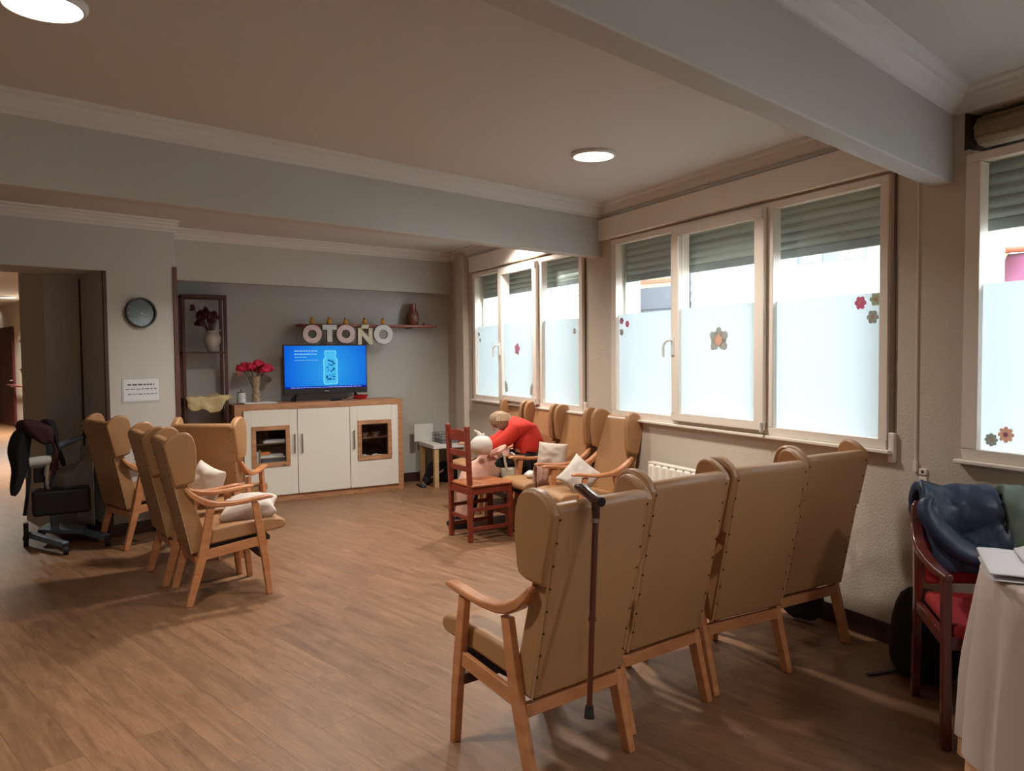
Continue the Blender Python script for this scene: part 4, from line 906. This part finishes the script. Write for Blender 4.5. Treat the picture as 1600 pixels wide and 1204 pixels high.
tr_ = [(.165, 6.90, .545, (.145, .12)), (.10, 6.80, .525, .10), (-.14, 6.73, .54, .088), (-.325, 6.70, .48, .072), (-.36, 6.69, .28, .064), (-.37, 6.68, .12, .055), (.08, 6.98, .525, .10), (-.16, 6.92, .54, .088), (-.365, 6.86, .50, .075), (-.39, 6.85, .28, .064), (-.40, 6.84, .12, .055)]
skinned('trousers', tr_, [(0, 1), (1, 2), (2, 3), (3, 4), (4, 5), (0, 6), (6, 7), (7, 8), (8, 9), (9, 10)], TROU, pr)
tail = MB().ball((.235, 6.80, .60), .06, .05, .085, 10).build('undershirt', mat('dark_grey_shirt', (52, 48, 54), .8), pr, smooth=True)
hb_ = MB().ball((-.112, 6.935, .905), .094, .092, .080, 18).ball((-.07, 6.935, .885), .070, .084, .078, 14).jitter(.008, 28, 2)
for k in range(18):
    a = -1.9+3.8*k/17; hb_.tube([(-.10+.06*math.cos(a), 6.935+.06*math.sin(a), .955), (-.10+.096*math.cos(a), 6.935+.094*math.sin(a), .90), (-.095+.090*math.cos(a), 6.935+.088*math.sin(a), .835)], [.016, .020, .006], 6)
hb_.build('hair', HAIR, pr, smooth=True)
for s_, y in ((1, 6.872), (-1, 7.01)): MB().ball((-.115, y, .865), .012, .008, .022, 8).build('ear', SKIN, pr, smooth=True)
MB().ball((-.178, 6.985, .838), .014, .012, .018, 8).build('nose', SKIN, pr, smooth=True)
for x, y in ((-.182, 6.958), (-.150, 7.012)): MB().ball((x, y, .866), .008, n=6).build('eye', M['black'], pr, smooth=True)
MB().ball((-.163, 6.985, .812), .008, .02, .006, 8).build('mouth', mat('lips', (150, 80, 72), .6), pr, smooth=True)
for x, y in ((-.425, 6.655), (-.455, 6.815)):
    sh_ = MB().loft([[(x+dx*1.0-.0*dy, y+dx*.35+dy, z) for dx, dy in ((-.13, 0), (-.11, -.036), (-.03, -.045), (.06, -.036), (.08, 0), (.06, .036), (-.03, .045), (-.11, .036))] for z in (.003, .03)] + [[(x+dx*.8, y+dx*.3+dy*.8, z) for dx, dy in ((-.10, 0), (-.09, -.036), (-.02, -.045), (.06, -.036), (.08, 0), (.06, .036), (-.02, .045), (-.09, .036))] for z in (.062, .085)]).build('shoe', M['dark_leather'], pr, bevel=.006)
# blanket over lap and legs
def bl(u, v):
    path = [(-.02, .655), (-.14, .65), (-.27, .615), (-.38, .545), (-.445, .40), (-.47, .25), (-.48, .10)]
    s = v*(len(path)-1); i = min(int(s), len(path)-2); f = s-i; x = path[i][0]*(1-f)+path[i+1][0]*f; z = path[i][1]*(1-f)+path[i+1][1]*f
    a = (u-.5)*2; wid = .12+.10*min(1, v*2.2)
    y = 6.795 + a*wid*(1-.22*abs(a)**3) - .16*(-x); drop = abs(a)**3*.5
    x2 = x + (.12*drop*2 if v > .5 else 0); z2 = z - (drop*.45 if v < .6 else .1*drop) + .010*math.sin(u*17+v*4)
    return (x2 + .014*math.sin(u*21+v*2)*(v > .4), y, max(.09, z2))
o = MB().grid(26, 22, bl).jitter(.022, 6, 2).jitter(.010, 16, 5).build('lap_blanket', PINK, solid=.014, smooth=True, sub=1)
tag(o, 'pale pink fleece blanket over the lap and legs of the person in red', 'blanket')
bp_ = thing('white_bundle', 'round white cloth bundle with a knotted tip on the pink blanket', 'bundle', (-.265, 6.60, .715))
MB().ball((0, 0, 0), .102, .10, .092, 16).jitter(.012, 14, 5).build('wrapped_cloth', M['cushion'], bp_, smooth=True, sub=1)
MB().tube([(-.01, 0, .085), (-.03, .0, .115), (-.06, .005, .13)], [.022, .012, .006], 8).tube([(0, 0, .085), (.03, 0, .10)], [.016, .006], 8).build('knot', M['cushion'], bp_, smooth=True)
o = MB().grid(8, 10, lambda u, v: (-.20+.13*v+.02*math.sin(u*6), 6.60-.02*v+.10*u, .625+.085*v-.05*(u-.5)**2+.012*math.sin(u*9+v*5))).build('blanket_corner', PINK, bpy.data.objects['lap_blanket'], solid=.02, smooth=True, sub=1)

# tote bag on the armrest
ca = CH[10]; tg = thing('tote_bag', 'off-white cloth tote bag hanging by two straps on the armrest beside the person in red', 'bag', chair_pt(10, .46, .275, 0), R(90-ca[2]))
CANV = mat('canvas_cotton', (196, 190, 172), .9)
MB().grid(12, 12, lambda u, v: (-.09+.18*u+(v-.5)*.02, .012+.018*math.sin(math.pi*u)*math.sin(math.pi*v)+.004*math.sin(u*17), .30+.22*v)).grid(12, 12, lambda u, v: (-.09+.18*u+(v-.5)*.02, -.004-.012*math.sin(math.pi*u), .30+.22*v)).build('pouch', CANV, tg, solid=.004, smooth=True)
for y0, dx in ((.022, 0), (.014, .01)):
    for xx in (-.05, .045): MB().tube([(xx+dx, y0, .50), (xx+dx+.012, .012, .57), (xx+dx+.015, .0, .628), (xx+dx+.015, -.05, .64), (xx+dx+.012, -.075, .60)], .006, 5).build('strap', CANV, tg, smooth=True)
MB().prism(flower_pts(.024, 5, .5, .3), .032, .036, 'y').build('printed_leaf', M['ink'], tg).location = (.02, 0, .38)
np_ = tag(pillow_mb(.13, .09, .06, 3).build('napkin_pack', mat('white_tissue', (222, 214, 206), .8), sub=1), 'small white packet lying on the seat of the armchair next to the tote bag', 'packet'); np_.location = chair_pt(9, .42, .02, .50); np_.rotation_euler = (0, 0, .4)

# ------------------------------------------------------------------ patient lift with coat
g0 = at_z(100, 852); LF = Frame(g0.x, g0.y, 58.0)
def L(u, v, off=0.): x, z = LF.hit(u, v, off); return Vector((x, off, z))
lt = thing('patient_lift', 'blue grey wheeled patient lift with a black padded knee block in the doorway', 'patient lift', LF.o, LF.rz)
def lw(u, v): q = at_z(u, v); l = LF.loc(q); return Vector((l[0], l[1], 0))
wh = [lw(41, 853), lw(103, 866), lw(168, 853), lw(100, 834), lw(52, 836)]
A_, B_, C_, D_ = wh[0], wh[1], wh[2], wh[3]
MB().bar((A_.x+.02, A_.y+.02, .09), (B_.x, B_.y, .075), .05, .045).build('base_leg', M['blue_metal'], lt, bevel=.006)
MB().bar(((A_.x+C_.x)/2-.06, A_.y+.28, .09), (C_.x, C_.y, .075), .05, .045).build('base_leg', M['blue_metal'], lt, bevel=.006)
mid = (A_+C_)/2
MB().prism([(A_.x+.08, A_.y+.04), (mid.x+.12, mid.y-.02), (mid.x+.2, A_.y+.30), (A_.x+.15, A_.y+.28)], .085, .115, 'z').build('foot_plate', M['blue_metal'], lt, bevel=.005)
for q in (A_, B_, C_, Vector((A_.x+.12, A_.y+.32, 0))):
    w_4 = MB().tube([(q.x-.018, q.y, .035), (q.x+.018, q.y, .035)], .035, 14).build('caster_wheel', M['rubber'], lt, smooth=True)
    MB().box(q.x-.022, q.x+.022, q.y-.02, q.y+.02, .05, .085).build('fork', M['black'], w_4, bevel=.004)
bw_ = lw(38, 832); MB().tube([(A_.x-.015, A_.y+.02, .11), (A_.x+.02, A_.y+.02, .11)], .075, 18).build('rear_wheel', M['rubber'], lt, smooth=True)
p0 = L(86, 830, .12); p1 = L(78, 700, .12)
MB().bar((p0.x, .12, .1), (p1.x, .12, .9), .07, .06).build('mast', M['blue_metal'], lt, bevel=.008)
MB().tube([L(74, 770, .02), L(74, 742, .02)], .03, 14).tube([L(74, 742, .02), L(76, 722, .02)], .042, 14).build('actuator', M['chrome'], lt, smooth=True)
MB().tube([L(45, 722, 0), L(82, 718, 0)], .040, 16).build('motor', M['white'], lt, bevel=.006)
MB().box(L(52, 735, .06).x, L(68, 735, .06).x, .02, .12, L(60, 753, .06).z, L(60, 730, .06).z).build('control_box', M['black'], lt, bevel=.008)
MB().tube([L(82, 700, .0), L(108, 690, -.02), L(132, 681, -.04)], [.03, .024, .016], 10).build('boom', M['blue_metal'], lt, smooth=True)
MB().tube([L(130, 682, -.04), L(134, 680, -.04)], .02, 10).build('boom_tip', M['rubber'], lt, smooth=True)
MB().tube([L(40, 805, .1), L(46, 745, .1), L(44, 700, .06), L(40, 684, .03), L(48, 676, .0), L(62, 676, 0)], .012, 8).build('push_handle', M['blue_metal'], lt, smooth=True)
MB().tube([L(85, 760, .05), L(86, 712, .04), L(84, 690, .02)], .012, 8).build('push_handle', M['blue_metal'], lt, smooth=True)
k0, k1 = L(50, 805, -.05), L(140, 757, -.05)
MB().box(k0.x, k1.x, -.16, .02, k0.z, k1.z).build('knee_block', M['dark_leather'], lt, bevel=.025, segs=3)
MB().sweep([L(44, 745, -.05), L(42, 775, -.05), L(38, 805, -.05)], .03, .02).build('hanging_strap', M['black_cloth'], lt)
# coat: a loft of folded rings hanging from the handle
def cloth_loft(cols, name, m, label, cat, seed, root=None, thick=.07):
    """cols: list of (u_left, u_right, v) outline rows in the lift plane"""
    mb = MB(); rings = []
    for k, (ul, ur, v, off) in enumerate(cols):
        a, b = L(ul, v, off), L(ur, v, off); c = (a+b)/2; rx = abs(b.x-a.x)/2; ring = []
        for i in range(24):
            t = 2*math.pi*i/24; f = 1+.10*math.sin(5*t+seed+k*.3)+.05*math.sin(9*t+k)
            ring.append((c.x+rx*math.cos(t), off+thick*math.sin(t)*f, c.z+.008*math.sin(3*t+k)))
        rings.append(ring)
    mb.loft(rings); mb.jitter(.010, 9, seed); o = mb.build(name, m, smooth=True, sub=1); o.location = LF.o; o.rotation_euler = (0, 0, LF.rz)
    return tag(o, label, cat)
cloth_loft([(34, 42, 667, .0), (18, 50, 673, .0), (11, 50, 690, 0), (9, 46, 706, 0), (14, 45, 722, 0), (18, 44, 738, 0), (15, 36, 755, 0), (14, 32, 768, 0), (18, 26, 774, 0)], 'dark_coat', M['black_cloth'], 'black coat hanging from the left handle of the patient lift', 'coat', 2)
cloth_loft([(30, 44, 656, -.0), (24, 62, 660, 0), (22, 84, 666, 0), (34, 88, 676, 0), (52, 88, 686, .0), (66, 84, 694, 0)], 'maroon_shawl', mat('maroon_wool', (62, 28, 34), .95, bump=.4, bscale=40), 'maroon shawl draped over the top of the patient lift', 'shawl', 5, thick=.10)
cloth_loft([(64, 82, 654, .0), (60, 88, 662, 0), (78, 92, 676, 0), (84, 93, 694, 0), (90, 98, 706, .0), (93, 103, 718, .0), (96, 104, 728, 0)], 'fringed_scarf', M['black_cloth'], 'dark fringed scarf hanging at the right of the patient lift', 'scarf', 8, thick=.05)
o = MB().tube([L(84, 735, -.03), L(88, 705, -.03), L(84, 690, -.03)], [.03, .022, .012], 8).build('red_strap', mat('dark_red_webbing', (70, 30, 30), .8), smooth=True); o.location = LF.o; o.rotation_euler = (0, 0, LF.rz); tag(o, 'dark red webbing strap hanging on the mast of the patient lift', 'strap')
o = MB().tube([L(14, 772, 0), L(13, 764, 0)], .02, 8).build('coat_hem_tag', mat('tan_hem', (130, 90, 66), .8), bpy.data.objects['dark_coat'], smooth=True)
o.location = (L(26, 774, 0).x-L(14, 772, 0).x-.02, 0, -.01)
# chair cover / plastic bag behind the armchair below the notice
pb_ = MB()
q0 = CW.loc(CW.w(-.09, .22))
o = MB().grid(14, 14, lambda u, v: (-.09+.05*u*v-.02, .02+.45*u, .12+.62*v+.015*math.sin(u*13))).grid(10, 14, lambda u, v: (-.10-.06*math.sin(u*math.pi)+.0*v, .05+.40*u, .12+(.58-.2*u)*v)).build('dust_sheet', mat('grey_plastic_sheet', (150, 142, 128), .6), solid=.006, smooth=True); o.location = CW.o; o.rotation_euler = (0, 0, CW.rz)
tag(o, 'crumpled grey white sheet hanging on the thick doorway wall behind the lift', 'sheet')

# ------------------------------------------------------------------ corridor fittings
CR = Frame(*BM.w(4.12, 8.0)[:2], 45.6-90)
def ch(u, v): return CR.hit(u, v)
d0, zd0 = ch(1, 670); d1, zd1 = ch(20.5, 512)
dw = S(empty('door_1', CR.o, CR.rz))
dmat = wood('dark_red_door', (92, 34, 32), (66, 24, 24), .35, (3, 3, 12))
MB().box(min(d0, d1), max(d0, d1), 0, .03, 0, 2.08).build('door_panel', dmat, dw, bevel=.004)
MB().box(min(d0, d1)-.07, max(d0, d1)+.07, 0, .045, 2.08, 2.16).box(max(d0, d1), max(d0, d1)+.07, 0, .045, 0, 2.08).box(min(d0, d1)-.07, min(d0, d1), 0, .045, 0, 2.08).build('door_frame', dmat, dw)
MB().tube([(min(d0, d1)+.08, .03, 1.0), (min(d0, d1)+.08, .07, 1.0), (min(d0, d1)+.18, .07, 1.0)], .011).build('handle', M['chrome'], dw)
h0_, _ = ch(19, 606); h1_, _ = ch(60, 620)
hr = thing('handrail', 'wooden handrail along the bright corridor wall', 'handrail', CR.o, CR.rz)
MB().tube([(h1_, .08, .90), (h0_, .08, .90)], .022, 10).build('rail', mat('handrail_wood', (150, 96, 80), .4), hr, smooth=True)
for k in range(4):
    x = h1_+(h0_-h1_)*(k+.5)/4; MB().tube([(x, 0, .86), (x, .08, .885)], .01, 6).build('bracket', M['chrome'], hr)
p0_, pz0 = ch(33, 578); p1_, pz1 = ch(50, 541)
pf = thing('picture_frame', 'thin framed picture on the corridor wall beyond the doorway', 'picture', CR.o, CR.rz)
MB().box(p1_, p0_, 0, .02, pz0, pz0+.62).build('frame', M['black'], pf); MB().box(p1_+.03, p0_-.03, .02, .024, pz0+.03, pz0+.59).build('print', mat('pale_print', (186, 184, 170), .6), pf)

# ------------------------------------------------------------------ red armchair, jackets, round table
RCb = 195.0
ra = thing('red_armchair', 'dark stained wooden armchair with red seat and back behind the round table', 'armchair', (1.965, 3.235, 0), R(90-RCb))
DW = mat('dark_cherry_lacquer', (92, 36, 30), .22, coat=.6); RF = mat('red_fabric', (150, 24, 30), .85, bump=.2, bscale=60)
for sy in (1, -1):
    y = .245*sy
    MB().loft([[(x-.02, y-.017, z), (x+.02, y-.017, z), (x+.02, y+.017, z), (x-.02, y+.017, z)] for x, z in ((-.03, 0), (.0, .45), (-.03, .78))]).build('leg', DW, ra, bevel=.005)
    MB().loft([[(x-.02, y-.017, z), (x+.02, y-.017, z), (x+.02, y+.017, z), (x-.02, y+.017, z)] for x, z in ((.445, 0), (.43, .45), (.42, .64))]).build('leg', DW, ra, bevel=.005)
    MB().sweep([(-.06, y*.96, .84), (-.045, y, .82), (-.02, y*1.02, .765), (.03, y*1.04, .70), (.11, y*1.05, .665), (.24, y*1.05, .652), (.36, y*1.04, .65), (.46, y, .648)], [.03, .042, .048, .05, .05, .048, .045, .035], .026).build('armrest', DW, ra, bevel=.008)
    MB().box(0, .43, y-.012, y+.012, .38, .43).build('side_rail', DW, ra, bevel=.003)
MB().box(.42, .445, -.24, .24, .375, .43).box(-.005, .015, -.24, .24, .375, .43).build('rail', DW, ra, bevel=.003)
MB().box(.0, .46, -.225, .225, .42, .475).build('seat', RF, ra, bevel=.02, segs=3)
MB().grid(14, 10, lambda u, v: (-.035-.05*v+.05*(2*u-1)**2, -.225+.45*u, .50+.33*v+.02*math.sin(math.pi*u)*v)).build('backrest', RF, ra, solid=.035, smooth=True, sub=1)
def rc_local(u, v, x): # chair-local point at depth x seen at the pixel
    P = Frame(1.965, 3.235, RCb-90); q = P.hit(u, v, -x); return q
def puffy(name, y0, y1, zt, zf, zb, m, label, cat, seed, nr=5, thick=.045):
    H1, H2 = zt-zf, zt-zb; Ltot = H1+H2+.1
    def g(u, v):
        s = v*Ltot; y = y0+(y1-y0)*u + .02*math.sin(v*7+seed)
        puff = .022*abs(math.sin(v*nr*math.pi + .8*math.sin(u*4+seed)))+.012*math.sin(u*8+seed)
        if s < H1: return (.015+puff-.03*(s/H1)+.01, y, zf+s + .05*math.sin(u*2.6+.3)*(1-s/H1)*-1)
        if s < H1+.1: a = (s-H1)/.1*math.pi; return (-.055+.055*math.cos(a), y, zt+.035*math.sin(a)+puff*.4)
        return (-.125-puff, y, zt-(s-H1-.1))
    o = MB().grid(30, 40, g).jitter(.02, 9, seed).jitter(.010, 26, seed).build(name, m, solid=thick, smooth=True, sub=1)
    o.location = (1.965, 3.235, 0); o.rotation_euler = (0, 0, R(90-RCb)); return tag(o, label, cat)
NV = mat('navy_quilted_nylon', (38, 54, 80), .45, var=.15, scale=6, bump=.3, bscale=20)
j1 = puffy('padded_jacket', -.23, .07, .86, .62, .55, NV, 'navy blue padded jacket slung over the back of the red armchair', 'jacket', 1.0)
MB().tube([(.03, -.21, .88), (.02, -.24, .84), (.045, -.20, .76), (.06, -.12, .67), (.07, -.02, .63), (.07, .05, .66)], [.012, .038, .05, .05, .048, .05], 12).jitter(.016, 22, 3).jitter(.008, 45, 3).build('sleeve', NV, j1, smooth=True, sub=1)
GJ = mat('sage_green_nylon', (96, 112, 102), .5, bump=.2, bscale=20)
j2 = puffy('green_jacket', .06, .20, .86, .66, .52, GJ, 'sage green jacket beside the navy one on the red armchair', 'jacket', 4.0, 2)
MB().tube([(.055, .055, .87), (.06, .07, .80), (.055, .07, .70), (.05, .08, .62)], .006, 6).build('zip', M['black'], j2, smooth=True)

TX, TY, TR = 1.995, 2.46, .425
rt_ = thing('round_table', 'round table hidden under white and peach cloths at the right edge', 'table', (TX, TY, 0))
MB().lathe([(TR-.01, 0), (TR, .006), (TR, .022), (TR-.01, .028)], (0, 0, .715), n=48).build('tabletop', M['beech'], rt_)
MB().lathe([(.24, 0), (.24, .02), (.05, .05), (.04, .1), (.04, .715)], n=24).build('pedestal', M['brownwood'], rt_, smooth=True)
def skirt(name, r0, zt, hem, n, amp, m, label, ph=0., hemf=None):
    mb = MB(); N = 144; rings = []
    prof = [(0.001, zt), (r0*.5, zt), (r0-.02, zt), (r0-.005, zt-.003), (r0+.003, zt-.012)] + [(r0+.006+.03*k/8., zt-.012-(zt-.012-hem)*k/8.) for k in range(1, 9)]
    for r, z in prof:
        d = max(0, (zt-.012-z)/(zt-hem)); ring = []
        for i in range(N):
            a = 2*math.pi*i/N; w = math.sin(n*a+ph)+.45*math.sin((n*1.0+5)*a+1.3+ph)+.25*math.sin(3*a)
            rr = r + amp*min(1, d*1.8)*w; zz = z if d <= 0 else z + (hemf(a) if hemf else 0)*d
            ring.append((rr*math.cos(a), rr*math.sin(a), zz))
        rings.append(ring)
    o = mb.loft(rings, caps=False).build(name, m, smooth=True); o.location = (TX, TY, 0); return tag(o, label, 'tablecloth')
skirt('tablecloth', TR+.000, .7445, .03, 16, .029, mat('peach_cotton', (220, 170, 130), .9), 'peach under-cloth showing below the white hem of the round table')
skirt('tablecloth', TR+.010, .752, .07, 16, .029, mat('greyish_white_linen', (206, 190, 182), .9, bump=.1, bscale=200), 'greyish white cloth falling in folds over the round table', 0., lambda a: .035*math.sin(2*a+2.6)+.012*math.sin(5*a))
fc = thing('folded_tablecloth', 'folded whitish cloth lying on the edge of the round table', 'cloth', (TX-.22, TY+.06, .757), R(-24))
LN = mat('folded_linen_white', (204, 202, 206), .9, bump=.15, bscale=150)
MB().grid(16, 10, lambda u, v: (-.21+.42*u, -.16+.32*v, .004+.006*math.sin(u*7)*v)).build('lower_layer', LN, fc, solid=.008, smooth=True, sub=1)
MB().grid(22, 10, lambda u, v: (-.215+.43*u*(1-.06*v), -.165+.32*v, .018+.012*v+.008*math.sin(u*5+1))).build('upper_layer', LN, fc, solid=.009, smooth=True, sub=1)
MB().grid(18, 10, lambda u, v: (-.10+.30*u, -.02+.19*v, .040+.03*max(0, 1-abs(u-.25)*6)+.006*math.sin(u*9))).build('turned_fold', LN, fc, solid=.006, smooth=True, sub=1)

# backpack on the floor and its strap, dark shoulder bag under the last armchair
bpk = thing('backpack', 'black backpack on the floor between the wall and the red armchair', 'backpack', (1.86, 3.50, 0), WW.rz)
MB().loft([[(-.13*s_, -.1*t_, z), (.13*s_, -.1*t_, z), (.15*s_, 0, z), (.13*s_, .1*t_, z), (-.13*s_, .1*t_, z), (-.15*s_, 0, z)] for s_, t_, z in ((.9, .9, .003), (1.05, 1.1, .06), (1.05, 1.05, .2), (.9, .8, .34), (.6, .5, .42))]).jitter(.008, 12, 1).build('sack', M['black_cloth'], bpk, smooth=True, sub=1)
a_ = at_z(1356, 1055); b_ = at_z(1405, 1048); c_ = at_z(1430, 1035); iv = Matrix.Rotation(-WW.rz, 4, 'Z')
MB().sweep([iv @ (q - Vector((1.86, 3.50, 0)) + Vector((0, 0, .006))) for q in (a_, b_, c_)], .022, .004).build('strap', M['black'], bpk)
q = at_z(1290, 962); q = WW.w(WW.loc(q)[0], .14, 0)
sbg = tag(MB().ball((0, 0, .12), .16, .09, .12).jitter(.02, 8, 6).build('shoulder_bag', M['black_cloth'], smooth=True, sub=1), 'black shoulder bag on the floor by the wall under the last near armchair', 'bag'); sbg.location = q; sbg.rotation_euler = (0, 0, WW.rz)
